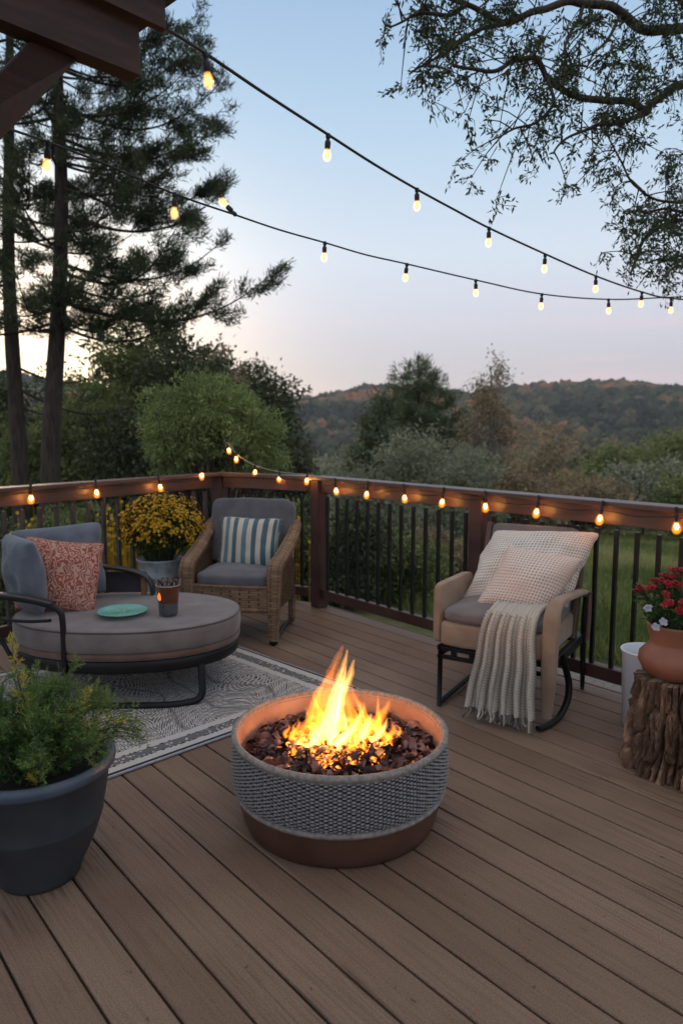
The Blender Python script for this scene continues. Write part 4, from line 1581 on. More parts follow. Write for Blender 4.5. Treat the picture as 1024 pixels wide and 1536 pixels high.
for x in (.17, .08, -.02, -.12):
    a0 = bb + up_ * -.02 + Vector((x, .048, 0))
    MB().bar(a0, a0 + up_ * .46, .05, .012, up=(0, -1, .3)).build('back_slat', m_bstile, t, smooth=False, bevel=.002)


def knitmat(name, nx, ny, base, dark_, pink=0.0):
    m, N_, L_n, b_ = uvpat(name, 0.95)
    uvn = N_.new('ShaderNodeUVMap')
    sp_ = N_.new('ShaderNodeSeparateXYZ')
    L_n.new(uvn.outputs[0], sp_.inputs[0])
    mk = lambda op, a, b=None, cl=False: math_(op, a, b, N_, L_n, cl)
    nz = N_.new('ShaderNodeTexNoise')
    nz.inputs['Scale'].default_value = 7
    nz.inputs['Detail'].default_value = 3
    L_n.new(uvn.outputs[0], nz.inputs['Vector'])
    jit = mk('MULTIPLY', mk('SUBTRACT', nz.outputs['Fac'], 0.5), 0.02)
    sx_ = mk('ABSOLUTE', mk('SINE', mk('MULTIPLY', mk('ADD', sp_.outputs[0], jit), PI * nx)))
    sy_ = mk('ABSOLUTE', mk('SINE', mk('MULTIPLY', mk('ADD', sp_.outputs[1], jit), PI * ny)))
    pr_ = mk('MULTIPLY', sx_, sy_)
    fc = N_.new('ShaderNodeMapRange')
    fc.inputs['From Min'].default_value = 0.35
    fc.inputs['From Max'].default_value = 0.8
    L_n.new(pr_, fc.inputs['Value'])
    mx = N_.new('ShaderNodeMix')
    mx.data_type = 'RGBA'
    mx.inputs[6].default_value = (*base, 1)
    mx.inputs[7].default_value = (*dark_, 1)
    L_n.new(mk('MULTIPLY', fc.outputs[0], 0.85), mx.inputs[0])  # waffle hollows tinted darker, in place of their occlusion shade
    last = mx.outputs[2]
    if pink:
        mx2 = N_.new('ShaderNodeMix')
        mx2.data_type = 'RGBA'
        n2 = N_.new('ShaderNodeTexNoise')
        n2.inputs['Scale'].default_value = 2.2
        L_n.new(uvn.outputs[0], n2.inputs['Vector'])
        m2 = N_.new('ShaderNodeMapRange')
        m2.inputs['From Min'].default_value = 0.45
        m2.inputs['From Max'].default_value = 0.7
        m2.inputs['To Max'].default_value = pink
        L_n.new(n2.outputs['Fac'], m2.inputs['Value'])
        L_n.new(m2.outputs[0], mx2.inputs[0])
        L_n.new(last, mx2.inputs[6])
        mx2.inputs[7].default_value = (0.74, 0.50, 0.41, 1)
        last = mx2.outputs[2]
    L_n.new(last, b_.inputs['Base Color'])
    n3 = N_.new('ShaderNodeTexNoise')
    n3.inputs['Scale'].default_value = 120
    L_n.new(uvn.outputs[0], n3.inputs['Vector'])
    bp_ = N_.new('ShaderNodeBump')
    bp_.inputs['Strength'].default_value = 0.7
    bp_.inputs['Distance'].default_value = 0.002
    L_n.new(mk('ADD', mk('MULTIPLY', pr_, -1.0), mk('MULTIPLY', n3.outputs['Fac'], 0.6)), bp_.inputs['Height'])
    L_n.new(bp_.outputs[0], b_.inputs['Normal'])
    return m


m_waf = knitmat('waffle_knit', 38, 33, (0.80, 0.70, 0.61), (0.27, 0.235, 0.215))
m_waf2 = knitmat('waffle_knit_pink', 26, 25, (0.84, 0.67, 0.56), (0.28, 0.235, 0.21), 0.8)
pillow('waffle_pillow', 'large cream waffle-knit pillow filling the back of the tan armchair', pt(791, 856, 3.86), (0.95, -0.36, 0.03), (0.46, 0.33, 0.86), .57, .50, .30, m_waf, shear=True, n=120, seed=1, waffle=0, pinch=0.045, puff=.52, wrinkle=.016)
pillow('waffle_pillow', 'smaller pinkish-cream waffle-knit pillow in front of the large one', pt(792, 874, 3.66), (0.90, -0.32, -0.13), (0.52, 0.26, 0.82), .39, .38, .26, m_waf2, shear=True, n=100, seed=6, pinch=0.09)

# knitted throw over the front of the seat
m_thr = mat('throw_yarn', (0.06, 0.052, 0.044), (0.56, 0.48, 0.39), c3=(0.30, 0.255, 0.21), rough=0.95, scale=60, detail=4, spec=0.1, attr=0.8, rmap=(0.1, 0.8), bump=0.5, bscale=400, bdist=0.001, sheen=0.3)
path = [(.02, .555), (-.12, .553), (-.25, .548), (-.315, .525), (-.345, .47), (-.36, .38), (-.375, .26), (-.385, .15), (-.395, .075)]
pp, _, _ = smooth([Vector((0, a_, b_)) for a_, b_ in path], 1, 26)
ns_ = len(pp)
nw = 240
P = np.zeros((nw, ns_, 3))
RR = np.zeros((nw, ns_))
lens = [0]
for i in range(1, ns_):
    lens.append(lens[-1] + (pp[i] - pp[i - 1]).length)
tl = lens[-1]
for j in range(ns_):
    s_ = lens[j] / tl
    dn_ = min(1, max(0, (s_ - .35) / .65))
    t_ = pp[min(j + 1, ns_ - 1)] - pp[max(j - 1, 0)]
    nrm = Vector((0, t_.z, -t_.y)).normalized()
    if nrm.y > 0 and dn_ > .2:
        nrm = -nrm
    if dn_ <= .2 and nrm.z < 0:
        nrm = -nrm
    for i in range(nw):
        w_ = i / (nw - 1)
        x0, x1 = -.015 - .075 * dn_ ** 1.2, .222 + .03 * dn_
        x = x0 + (x1 - x0) * w_
        fold = (.008 + .018 * dn_) * math.sin(w_ * 2 * PI * 5.3 + 1.1 * math.sin(s_ * 3) + .5) + .006 * math.sin(w_ * 31 + s_ * 4)
        # braided columns of stitches
        col = w_ * 15
        fc_ = col - math.floor(col)
        hump = math.sin(PI * fc_)
        ph = lens[j] / .0135
        side = 1 if fc_ < .5 else -1
        st = 0.5 + 0.5 * math.sin(2 * PI * (ph + side * abs(fc_ - .5) * 0.9))
        ds = .0085 * hump ** .7 + .0045 * st * hump
        RR[i, j] = hump ** .8 * (.62 + .38 * st)  # yarn darkened in the gaps between braids, shade laid into the colour
        b = pp[j] + nrm * (fold * (0.25 if dn_ < .1 else 1) + ds)
        v = rl(x + .003 * math.sin(s_ * 20), b.y, b.z)
        P[i, j] = v
th_ = MB().grid(P, r=RR[:-1, :-1].ravel())
Pb = P.copy()
th = th_.build('throw_blanket', m_thr, origin=rl(.08, -.3, .5))
sd_ = th.modifiers.new('solid', 'SOLIDIFY')
sd_.thickness = .006
tag(th, 'chunky cream knitted throw with fringe hanging over the front of the tan armchair', 'blanket')
th['_w'] = [float(q) for q in rl(.08, -.3, .5)]
mb = MB()
for i in range(0, nw, 5):
    p = Vector(P[i, -1])
    k_ = (i / nw - .6) * .05
    L__ = random.uniform(.035, .06)
    a1 = p + Vector((random.uniform(-.006, .006), -.004, -L__ * .5))
    a2 = p + Vector((random.uniform(-.014, .012) + k_ * .3, random.uniform(-.014, .004), -L__))
    mb.tube([p + Vector((0, 0, .004)), a1, a2], [.0058, .0052, .0035], 6, sub=3, r=random.random())
mb.build('fringe', m_thr, th)

# ------------------------------------------------------------------ white bin, log, clay pot
m_wht = mat('white_enamel', (0.66, 0.68, 0.72), (0.74, 0.75, 0.78), rough=0.35, scale=3, spec=0.5)
bc_ = Vector((1.475, 3.38, 0))
t = thing('waste_bin', 'tall plain white bin standing behind the log stump', 'bin', bc_)
MB().lathe([(0, .004), (.095, .0), (.10, .004), (.112, .355), (.118, .367), (.118, .375), (.112, .378), (.107, .371), (.10, .30), (.094, .02), (0, .018)], 56, tuple(bc_)).build('bin_body', m_wht, t)
MB().tube([bc_ + Vector((.115 * math.cos(q), .115 * math.sin(q), .375)) for q in np.arange(56) * 2 * PI / 56], .006, 8, closed=True).build('bin_rim', m_wht, t)

m_bark = mat('bark', (0.08, 0.038, 0.022), (0.52, 0.31, 0.185), rough=0.85, scale=16, detail=8, bump=0.9, bscale=70, bdist=0.006, stretch=((1, 1, 0.28), 0), c3=(0.17, 0.09, 0.055), rmap=(0.3, 0.72))
m_cut = mat('cut_wood', (0.16, 0.10, 0.06), (0.30, 0.20, 0.13), rough=0.8, scale=14, detail=6, bump=0.5, bscale=40)


def log(name, label, c, rad, h, seed, lean=(0, 0)):
    t = thing(name, label, 'log', c)
    na, nz_ = 420, 120
    P = np.zeros((na, nz_, 3))
    for i in range(na):
        a_ = 2 * PI * i / na
        for j in range(nz_):
            f = j / (nz_ - 1)
            z = h * f
            warp = 0.35 * mnoise.noise(Vector((math.cos(a_) * 1.6 + seed, math.sin(a_) * 1.6, z * 3.2)))
            a2 = a_ + warp * .5
            rd = mnoise.noise(Vector((math.cos(a2) * 4.6 + seed, math.sin(a2) * 4.6, z * 1.5)))
            rd2 = mnoise.noise(Vector((math.cos(a2) * 12 + seed, math.sin(a2) * 12, z * 5.5)))
            fine = mnoise.noise(Vector((math.cos(a2) * 40, math.sin(a2) * 40 + seed, z * 26)))
            plate = mnoise.noise(Vector((math.cos(a2) * 9 + 5, math.sin(a2) * 9 + seed, z * 16)))
            ridge = (1 - min(1, abs(rd) * 5.5)) ** 1.5        # deep fissures
            ridge2 = (1 - min(1, abs(rd2) * 5)) ** 2
            r_ = rad * (1.08 - .25 * f)
            vd, _vp = mnoise.voronoi(Vector((math.cos(a2) * 3.0 + seed, math.sin(a2) * 3.0, z * 5.2 + seed)))
            crack = 1 - min(1, (vd[1] - vd[0]) / .16)
            brk = mnoise.noise(Vector((math.cos(a2) * 3 + 9, math.sin(a2) * 3 + seed, z * 7)))
            r_ += rad * (.07 * rd2 - .20 * ridge - .05 * ridge2 + .055 * fine + .05 * plate + .08 * (round(brk * 4) / 4) - .15 * crack ** 1.3)
            P[i, j] = (c[0] + math.cos(a_) * r_ + lean[0] * z, c[1] + math.sin(a_) * r_ + lean[1] * z, c[2] + z)
    b = MB().grid(P, cu=True)
    b.build('bark', m_bark, t, smooth=False)
    top = P[:, -1]
    cen = top.mean(0)
    rings = [top]
    for f in (.93, .8, .6, .4, .2, .03):
        q = cen + (top - cen) * f
        q[:, 2] = cen[2] + .006 * math.sin(f * 40) + np.array([.012 * mnoise.noise(Vector((v[0] * 22, v[1] * 22, 0))) for v in q])
        rings.append(q)
    MB().grid(np.stack(rings, 1), cu=True).build('cut_top', m_cut, t)
    return t


log('log_stump', 'rough bark log stump carrying the clay flower pot', (1.445, 2.95, 0), .215, .405, 3.3, (-.02, 0))
log('log', 'shorter rough log standing against the stump at the right edge', (1.52, 2.70, 0), .155, .33, 9.1, (-.04, .02))

m_terra = mat('terracotta', (0.24, 0.085, 0.045), (0.33, 0.13, 0.075), rough=0.5, scale=5, detail=6, bump=0.1, bscale=30, spec=0.45)
TC = Vector((1.395, 2.93, 0.404))
t = thing('flower_pot', 'round-bellied terracotta pot of red flowers sitting on the stump', 'flower pot', TC)
MB().lathe([(0, 0), (.078, 0), (.092, .006), (.125, .035), (.142, .068), (.138, .10), (.115, .128), (.100, .142), (.098, .155), (.108, .195), (.113, .222), (.113, .230), (.107, .232), (.100, .222), (.092, .19), (0, .188)], 64, tuple(TC)).build('pot', m_terra, t)


def leafs(mb, P, D, L, Wd, r, rg=rng, bend=0.0):
    P = np.asarray(P, float)
    D = np.asarray(D, float)
    D = D / np.maximum(1e-6, np.linalg.norm(D, axis=1, keepdims=True))
    n_ = len(P)
    Rn = rg.normal(size=(n_, 3))
    Sd = np.cross(D, Rn)
    Sd /= np.maximum(1e-6, np.linalg.norm(Sd, axis=1, keepdims=True))
    L = np.broadcast_to(np.asarray(L, float), (n_,))[:, None]
    Wd = np.broadcast_to(np.asarray(Wd, float), (n_,))[:, None]
    V = np.stack([P, P + D * L * .45 + Sd * Wd / 2, P + D * L + np.array([0, 0, -1]) * L * bend, P + D * L * .45 - Sd * Wd / 2], 1)
    F = np.arange(n_ * 4).reshape(n_, 4)
    mb.add(V.reshape(-1, 3), F, None, r)


m_leafd = foliage('pot_leaf', [(0.02, 0.045, 0.012), (0.05, 0.10, 0.03), (0.10, 0.17, 0.06)], .25)
m_red = foliage('red_petal', [(0.24, 0.010, 0.014), (0.42, 0.022, 0.03), (0.52, 0.06, 0.07)], .3)
m_lil = foliage('pale_petal', [(0.50, 0.52, 0.62), (0.68, 0.66, 0.70)], .3)
m_stem = mat('green_stem', (0.03, 0.06, 0.015), (0.06, 0.10, 0.03), rough=0.6)


def flower(mb, p, d, size, k=6, layers=2, rg=rng):
    d = np.array(d, float)
    d /= np.linalg.norm(d)
    a0 = np.cross(d, [0.3, 0.5, 0.8])
    a0 /= np.linalg.norm(a0)
    b0 = np.cross(d, a0)
    for l_ in range(layers):
        for i in range(k):
            q = 2 * PI * (i + l_ * .5) / k + rg.normal() * .1
            dd = (a0 * math.cos(q) + b0 * math.sin(q)) * (1 - .35 * l_) + d * (.35 + .5 * l_)
            dd /= np.linalg.norm(dd)
            sd = np.cross(dd, d)
            sd /= np.linalg.norm(sd)
            L_ = size * (1 - .2 * l_) * rg.uniform(.85, 1.1)
            w_ = L_ * .42
            p0 = np.array(p)
            V = [p0, p0 + dd * L_ * .5 + sd * w_, p0 + dd * L_ * .95 + sd * w_ * .6 - d * size * .12, p0 + dd * L_ * .95 - sd * w_ * .6 - d * size * .12, p0 + dd * L_ * .5 - sd * w_]
            mb.add(V, [0, 1, 2, 3, 4], None, rg.random())


lf, fl_r, st_ = MB(), MB(), MB()


def pale(p, d, s_):
    mb = MB()
    flower(mb, p, d, s_, 5)
    mb.build('pale_bloom', m_lil, t, smooth=False)


top = TC + Vector((0, 0, .20))
for i in range(60):
    q = random.random() * 2 * PI
    rad_ = .14 * math.sqrt(random.random())
    tip = top + Vector((rad_ * math.cos(q) * 1.15, rad_ * math.sin(q) * 1.15, .08 + .15 * (1 - (rad_ / .16) ** 2) + random.uniform(-.02, .03)))
    base = top + Vector((rad_ * .35 * math.cos(q), rad_ * .35 * math.sin(q), -.01))
    st_.tube([base, (base + tip) / 2 + Vector((0, 0, .02)), tip], [.0025, .002, .0015], 5, sub=2)
    m_ = 34
    f_ = rng.random(m_)
    Pn = np.array(base) + (np.array(tip) - np.array(base)) * f_[:, None] + rng.normal(size=(m_, 3)) * .010
    D = rng.normal(size=(m_, 3)) * .7 + np.array([math.cos(q), math.sin(q), .5])
    leafs(lf, Pn, D, rng.uniform(.016, .032, m_), .011, np.clip(rng.random(m_) * .6 + f_ * .4, 0, 1))
    d_ = (tip - base).normalized()
    if random.random() < .62:
        for _ in range(4):
            flower(fl_r, tip + Vector((random.uniform(-.014, .014), random.uniform(-.014, .014), random.uniform(-.008, .010))), (d_.x + random.uniform(-.5, .5), d_.y - .3, d_.z), .0165, 5)
    elif random.random() < .25:
        pale(tip, (d_.x, d_.y - .3, d_.z), .017)
for q in ((-.115, -.07, .035), (-.13, -.02, .10), (.02, -.12, .07), (.05, -.12, .03), (-.03, .0, .21), (-.10, -.10, .065)):
    pale(top + Vector(q), (q[0] * 3, -1, .4), .020)
st_.build('stem', m_stem, t)
lf.build('leaves', m_leafd, t, smooth=False)
fl_r.build('red_blooms', m_red, t, smooth=False)

# ------------------------------------------------------------------ galvanised bucket with yellow flowers
m_galv = mat('galvanised_steel', (0.26, 0.30, 0.32), (0.50, 0.53, 0.54), rough=0.5, metal=0.25, scale=14, detail=6, rmap=(.3, .7))
GC = Vector((-1.33, 5.20, 0))
t = thing('flower_bucket', 'galvanised bucket overflowing with small yellow flowers beside the wicker armchair', 'flower bucket', GC)
MB().lathe([(0, .004), (.130, 0), (.133, .01), (.134, .10), (.138, .105), (.138, .115), (.136, .12), (.150, .36), (.154, .365), (.154, .377), (.151, .382), (.158, .475), (.165, .485), (.166, .494), (.160, .498), (.152, .49), (.146, .45), (0, .448)], 56, tuple(GC)).build('bucket', m_galv, t)
m_ylw = foliage('yellow_bloom', [(0.42, 0.20, 0.01), (0.66, 0.37, 0.015), (0.80, 0.52, 0.03)], .35)
m_lfy = foliage('mum_leaf', [(0.020, 0.035, 0.008), (0.055, 0.085, 0.018), (0.12, 0.14, 0.03)], .3)
lf, fy, st_ = MB(), MB(), MB()
cG = GC + Vector((0.02, 0, .70))
rx, ry_, rz = .285, .25, .235
for i in range(900):
    d_ = rng.normal(size=3)
    d_ /= np.linalg.norm(d_)
    if d_[2] < -.55:
        continue
    lump = 1 + .20 * mnoise.noise(Vector(d_ * 3.1))
    k_ = lump * (rng.random() ** .22)
    p = np.array(cG) + d_ * np.array([rx, ry_, rz]) * k_
    if i % 6 == 0:
        b0 = GC + Vector((d_[0] * .08, d_[1] * .08, .44))
        st_.tube([b0, (b0 + Vector(p)) / 2 + Vector((0, 0, .03)), Vector(p)], [.003, .002, .0012], 4, sub=2)
    m_ = 16
    Pn = p - d_ * .02 + rng.normal(size=(m_, 3)) * .020
    leafs(lf, Pn, rng.normal(size=(m_, 3)) + d_ * .8, rng.uniform(.018, .035, m_), .012, rng.random(m_))
    if d_[2] > -.25 and rng.random() < (.62 + .5 * max(0, d_[2])) and k_ > .72:
        for _ in range(8):
            flower(fy, p + rng.normal(size=3) * .018 + d_ * .012, d_ + rng.normal(size=3) * .35 + np.array([0, -.2, .4]), .0108, 6, 1)
st_.build('stem', m_stem, t)
lf.build('leaves', m_lfy, t, smooth=False)
fy.build('yellow_blooms', m_ylw, t, smooth=False)

# ------------------------------------------------------------------ dark planter with feathery shrub
PL = Vector((-0.985, 2.205, 0))
m_plant = mat('planter_stoneware', (0.020, 0.023, 0.029), (0.062, 0.067, 0.076), rmap=(.35, .95), rough=0.5, scale=4, detail=7, bump=0.18, bscale=26, spec=0.5)
m_plrim = mat('planter_rim', (0.05, 0.068, 0.095), (0.075, 0.098, 0.13), rough=0.42, scale=6, detail=7, bump=0.12, bscale=40, spec=0.5)
m_soil = mat('potting_soil', (0.010, 0.007, 0.005), (0.03, 0.02, 0.014), rough=0.95, scale=60, bump=1.0, bscale=140, bdist=.01)
t = thing('planter', 'big dark slate planter with a feathery green shrub in the left foreground', 'planter', PL)
MB().lathe([(0, 0), (.118, 0), (.126, .004), (.130, .02), (.150, .065), (.180, .13), (.203, .20), (.2045, .204), (.2035, .208), (.221, .30), (.228, .352), (.229, .362)], 80, tuple(PL)).build('pot', m_plant, t)
MB().lathe([(.229, .360), (.240, .362), (.247, .370), (.250, .384), (.247, .398), (.238, .405), (.228, .402), (.219, .392), (.213, .370), (.208, .34)], 80, tuple(PL)).build('rim', m_plrim, t)
MB().lathe([(.215, .350), (.15, .356), (.08, .363), (0.001, .366)], 60, tuple(PL)).build('soil', m_soil, t)
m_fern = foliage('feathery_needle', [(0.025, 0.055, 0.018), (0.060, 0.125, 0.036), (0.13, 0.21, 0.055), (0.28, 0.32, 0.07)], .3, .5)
m_gold = foliage('golden_needle', [(0.20, 0.20, 0.04), (0.42, 0.36, 0.06), (0.65, 0.50, 0.09)], .35, .5)
m_twig = mat('twig', (0.06, 0.045, 0.022), (0.10, 0.075, 0.035), rough=0.8)
nf, gf, tw = MB(), MB(), MB()


def sprig(mb, pts, nb, bl, nl, gold=0.0, rg=rng):
    """feathery stem: side branchlets set with needles"""
    pts, rad_, _ = smooth([Vector(p) for p in pts], 1, 8)
    tw.tube(pts, [.0028 * (1 - .7 * i / len(pts)) for i in range(len(pts))], 5)
    k_ = len(pts)
    Ps, Ds, Rs, Ls = [], [], [], []
    for b in range(nb):
        f = .12 + .88 * b / nb
        i = min(k_ - 2, int(f * (k_ - 1)))
        ax = (pts[i + 1] - pts[i]).normalized()
        sd = ax.cross(Vector(rg.normal(size=3))).normalized()
        d = (ax * rg.uniform(.5, 1.0) + sd + Vector((0, 0, .15))).normalized()
        L_ = bl * (1 - .65 * f) * rg.uniform(.7, 1.15)
        m_ = max(5, int(L_ / .0042))
        u_ = np.linspace(0.05, 1, m_)
        cv = np.array(pts[i])[None] + np.array(d)[None] * (u_ * L_)[:, None] + np.array([0, 0, .25])[None] * (L_ * u_ ** 2 * .5)[:, None]
        for s_ in (0, 1):
            Ps.append(cv)
            Ds.append(np.array(d)[None] * .9 + rg.normal(size=(m_, 3)) * .65)
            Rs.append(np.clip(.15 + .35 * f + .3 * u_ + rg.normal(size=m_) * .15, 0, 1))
            Ls.append(nl * rg.uniform(.7, 1.2, m_))
    Ps, Ds, Rs, Ls = map(np.concatenate, (Ps, Ds, Rs, Ls))
    leafs(mb, Ps, Ds, Ls, .0028, Rs, bend=-.1)


for i in range(84):
    q = random.random() * 2 * PI
    sp = random.random() ** .6
    r0_ = .10 * random.random()
    hgt = .30 * (1 - .60 * sp) * random.uniform(.75, 1.15) + .02
    out = .05 + .22 * sp
    b0 = PL + Vector((r0_ * math.cos(q), r0_ * math.sin(q), .355))
    dx, dy = math.cos(q) * out, math.sin(q) * out
    sprig(nf, [b0, b0 + Vector((dx * .3, dy * .3, hgt * .55)), b0 + Vector((dx * .7, dy * .7, hgt * .9)), b0 + Vector((dx * 1.05, dy * 1.05, hgt * (1.0 - .25 * sp)))], 22, .085, .017)
# golden leader and right-hand frond, as in the photograph
b0 = PL + Vector((.01, -.03, .36))
sprig(gf, [b0, b0 + Vector((-.005, 0, .16)), b0 + Vector((-.035, 0, .31)), b0 + Vector((-.050, 0, .44))], 44, .05, .017)
b0 = PL + Vector((.03, -.02, .36))
sprig(gf, [b0, b0 + Vector((.10, -.01, .11)), b0 + Vector((.19, -.02, .165)), b0 + Vector((.285, -.03, .185))], 30, .045, .015)
sprig(gf, [b0, b0 + Vector((.06, .01, .14)), b0 + Vector((.12, .02, .21)), b0 + Vector((.16, .02, .25))], 26, .05, .015)
sprig(gf, [b0 + Vector((0, -.08, 0)), b0 + Vector((.02, -.11, .03)), b0 + Vector((.035, -.14, .05))], 14, .03, .014)
for dx, h_ in ((-.14, .24), (-.20, .17), (.02, .27)):
    b0 = PL + Vector((dx * .4, 0, .36))
    sprig(nf, [b0, b0 + Vector((dx * .3, -.01, h_ * .6)), b0 + Vector((dx * .6, -.01, h_))], 26, .075, .017)
tw.build('stem', m_twig, t)
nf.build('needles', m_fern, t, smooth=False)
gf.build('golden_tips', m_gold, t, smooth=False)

# specks of bark and dry needles on the boards
mb = MB()
for i in range(46):
    p = at(random.uniform(120, 1000), random.uniform(1150, 1530), 0.002)
    if (p - FP).length < .42 or (p - PL).length < .2:
        continue
    d_ = Vector((random.uniform(-1, 1), random.uniform(-1, 1), 0.05)).normalized()
    l_ = random.uniform(.003, .014) * (1.0 if i % 5 else 1.6)
    mb.tube([p + Vector((0, 0, .0012)), p + d_ * l_ + Vector((0, 0, .0016))], [.0011, .0009], 5, r=random.random())
tag(mb.build('debris', m_chip, origin=(0, 2, 0)), 'tiny dark specks and needles scattered on the deck boards', 'debris', None, 'stuff')

#SECTION3
# ------------------------------------------------------------------ terrain
def ridge(az):
    """skyline height in tan(elevation) by azimuth"""
    px = 512 + math.tan(az) * FOC if abs(az) < 1.2 else (-900 if az < 0 else 1900)
    v = np.interp(px, [-900, 0, 300, 430, 500, 560, 620, 700, 760, 800, 860, 930, 1024, 1300, 1900], [560, 570, 600, 602, 590, 577, 583, 592, 586, 580, 577, 574, 583, 590, 580])
    return (640 - v) / FOC * 1.03


def gz(x, y):
    r_ = math.hypot(x, y)
    az = math.atan2(x, y)
    rd = ridge(az) if abs(az) < 1.25 else 0.055
    top = rd * 640 - 7
    z = -0.75
    if r_ > 11:
        z = np.interp(r_, [11, 20, 60, 160, 260, 340, 480, 640, 900, 1500], [-0.75, -1.7, -6.5, -13, -14, -6, top * .55, top, top * .9, top * .7])
    if r_ > 14:
        q = Vector((x * .006, y * .006, 0))
        k_ = min(1, (r_ - 14) / 120)
        z += k_ * 5.0 * mnoise.noise(q) + k_ * 1.6 * mnoise.noise(q * 4)
    return float(z)


m_gnd = mat('meadow_ground', (0.08, 0.095, 0.032), (0.20, 0.18, 0.075), rough=0.95, scale=0.9, detail=8, c3=(0.085, 0.10, 0.03), rmap=(.3, .7))
rs = [0.0, 3, 6, 7, 8, 9, 10, 11, 12, 13, 14.5, 16, 18, 20, 23, 27, 32, 38, 46, 56, 68, 82, 100, 120, 145, 175, 210, 240, 270, 300, 330, 360, 400, 440, 480, 520, 560, 600, 640, 700, 800, 1000, 1400, 2200]
na = 220
P = np.zeros((na, len(rs), 3))
for i in range(na):
    a_ = 2 * PI * i / na
    for j, q in enumerate(rs):
        x, y = math.sin(a_) * q, math.cos(a_) * q
        P[i, j] = (x, y, gz(x, y))
tag(MB().grid(P, cu=True, flip=True).build('ground', m_gnd), None, None, None, 'structure')
m_path = mat('gravel_path', (0.16, 0.135, 0.12), (0.24, 0.21, 0.19), rough=0.95, scale=30, detail=6, bump=.3, bscale=80)
mb = MB()
P = np.zeros((30, 2, 3))
for i in range(30):
    f = i / 29
    c_ = P1 + NR * (1.7 + .2 * math.sin(f * 4)) + BD * (-.5 + 7 * f)
    P[i, 0] = (c_.x - NR.x * .65, c_.y - NR.y * .65, -.744)
    P[i, 1] = (c_.x + NR.x * .65, c_.y + NR.y * .65, -.744)
tag(mb.grid(P, flip=True).build('path', m_path), None, None, None, 'structure')

# ------------------------------------------------------------------ vegetation tools
m_wood = mat('tree_bark', (0.035, 0.024, 0.018), (0.085, 0.060, 0.045), rough=0.9, scale=5, detail=6, stretch=((6, 6, 1), 0), bump=.5, bscale=12, bdist=.02)
m_woodl = mat('pale_bark', (0.22, 0.19, 0.16), (0.36, 0.32, 0.28), rough=0.85, scale=6, detail=4, stretch=((3, 3, 2), 0))
m_pine = foliage('pine_needle', [(0.028, 0.043, 0.020), (0.065, 0.086, 0.041), (0.132, 0.155, 0.070)], .25)
m_green = foliage('mid_leaf', [(0.083, 0.113, 0.039), (0.189, 0.220, 0.076), (0.363, 0.355, 0.129)], .3)
m_fresh = foliage('fresh_leaf', [(0.090, 0.128, 0.045), (0.225, 0.285, 0.098), (0.465, 0.540, 0.210)], .35)
m_oliv = foliage('dry_leaf', [(0.139, 0.113, 0.062), (0.295, 0.227, 0.131), (0.522, 0.365, 0.209)], .3)
m_greyg = foliage('willow_leaf', [(0.135, 0.150, 0.098), (0.285, 0.300, 0.195), (0.465, 0.480, 0.315)], .3)
m_dkg = foliage('dark_leaf', [(0.041, 0.055, 0.029), (0.084, 0.102, 0.049), (0.160, 0.174, 0.080)], .2)
m_con = foliage('conifer_needle', [(0.046, 0.066, 0.033), (0.112, 0.145, 0.066), (0.224, 0.251, 0.119)], .25)
m_oak = foliage('oak_leaf', [(0.023, 0.042, 0.019), (0.054, 0.080, 0.035), (0.106, 0.144, 0.054)], .35)


def crown(mb, blobs, nsub, nleaf, L, Wd, spread, droop=0.0, seed=1, shell=.55, wood=None, trunk=None, limb=.02, core=0.2):
    rg = np.random.default_rng(seed)
    vol = np.array([b[3] * b[4] * b[5] for b in blobs]) ** .67
    vol = vol / vol.sum()
    for k in range(nsub):
        b = blobs[rg.choice(len(blobs), p=vol)]
        d = rg.normal(size=3)
        d /= np.linalg.norm(d)
        f = shell + (1 - shell) * rg.random() ** .6
        if rg.random() < core:
            f *= rg.random() ** .4
        bump_ = 1 + .22 * mnoise.noise(Vector(d * 2.3) + Vector((seed, b[0], b[2])))
        p = np.array(b[:3]) + d * np.array(b[3:6]) * f * bump_
        m_ = nleaf
        sp = spread * rg.uniform(.6, 1.3)
        Pn = p + rg.normal(size=(m_, 3)) * sp * np.array([1, 1, .7])
        D = rg.normal(size=(m_, 3)) * .8 + d * .8 + np.array([0, 0, -droop])
        tone = rg.random() * .55
        leafs(mb, Pn, D, L * rg.uniform(.6, 1.3, m_), Wd * rg.uniform(.7, 1.2, m_), np.clip(tone + rg.random(m_) * .45, 0, 1), rg)
        if wood is not None and k % 5 == 0:
            q0 = Vector(trunk(min(.98, max(.25, rg.random()))))
            p1 = Vector(p)
            if q0.z > p1.z:
                q0 = Vector(trunk(.3))
            mid_ = q0.lerp(p1, .5) + Vector((0, 0, -(p1 - q0).length * .12))
            wood.tube([q0, mid_, p1], [limb, limb * .6, limb * .15], 5, sub=3, cap=False)


def plant_tree(name, label, cat, base, h, blobs, nsub, nleaf, L, Wd, spread, mleaf, mwood, trad, seed=1, droop=0, group=None, lean=(0, 0), shell=.55, tw_=.6, core=.2):
    """blobs are relative to the base"""
    base = Vector(base)
    t = thing(name, label, cat, base, 0, group)
    tr = lambda f: (base.x + lean[0] * f * h + .05 * h * .3 * math.sin(f * 5 + seed), base.y + lean[1] * f * h, base.z + f * h * tw_)
    wd, lf = MB(), MB()
    pts = [Vector(tr(i / 9)) for i in range(10)]
    pts[0].z -= .3
    wd.tube(pts, [trad * (1.15 - .95 * i / 9) for i in range(10)], 9)
    bl = [(base.x + b[0], base.y + b[1], base.z + b[2], b[3], b[4], b[5]) for b in blobs]
    crown(lf, bl, nsub, nleaf, L, Wd, spread, droop, seed, shell, wd, tr, trad * .35, core)
    wd.build('trunk', mwood, t)
    lf.build('crown', mleaf, t, smooth=False)
    return t


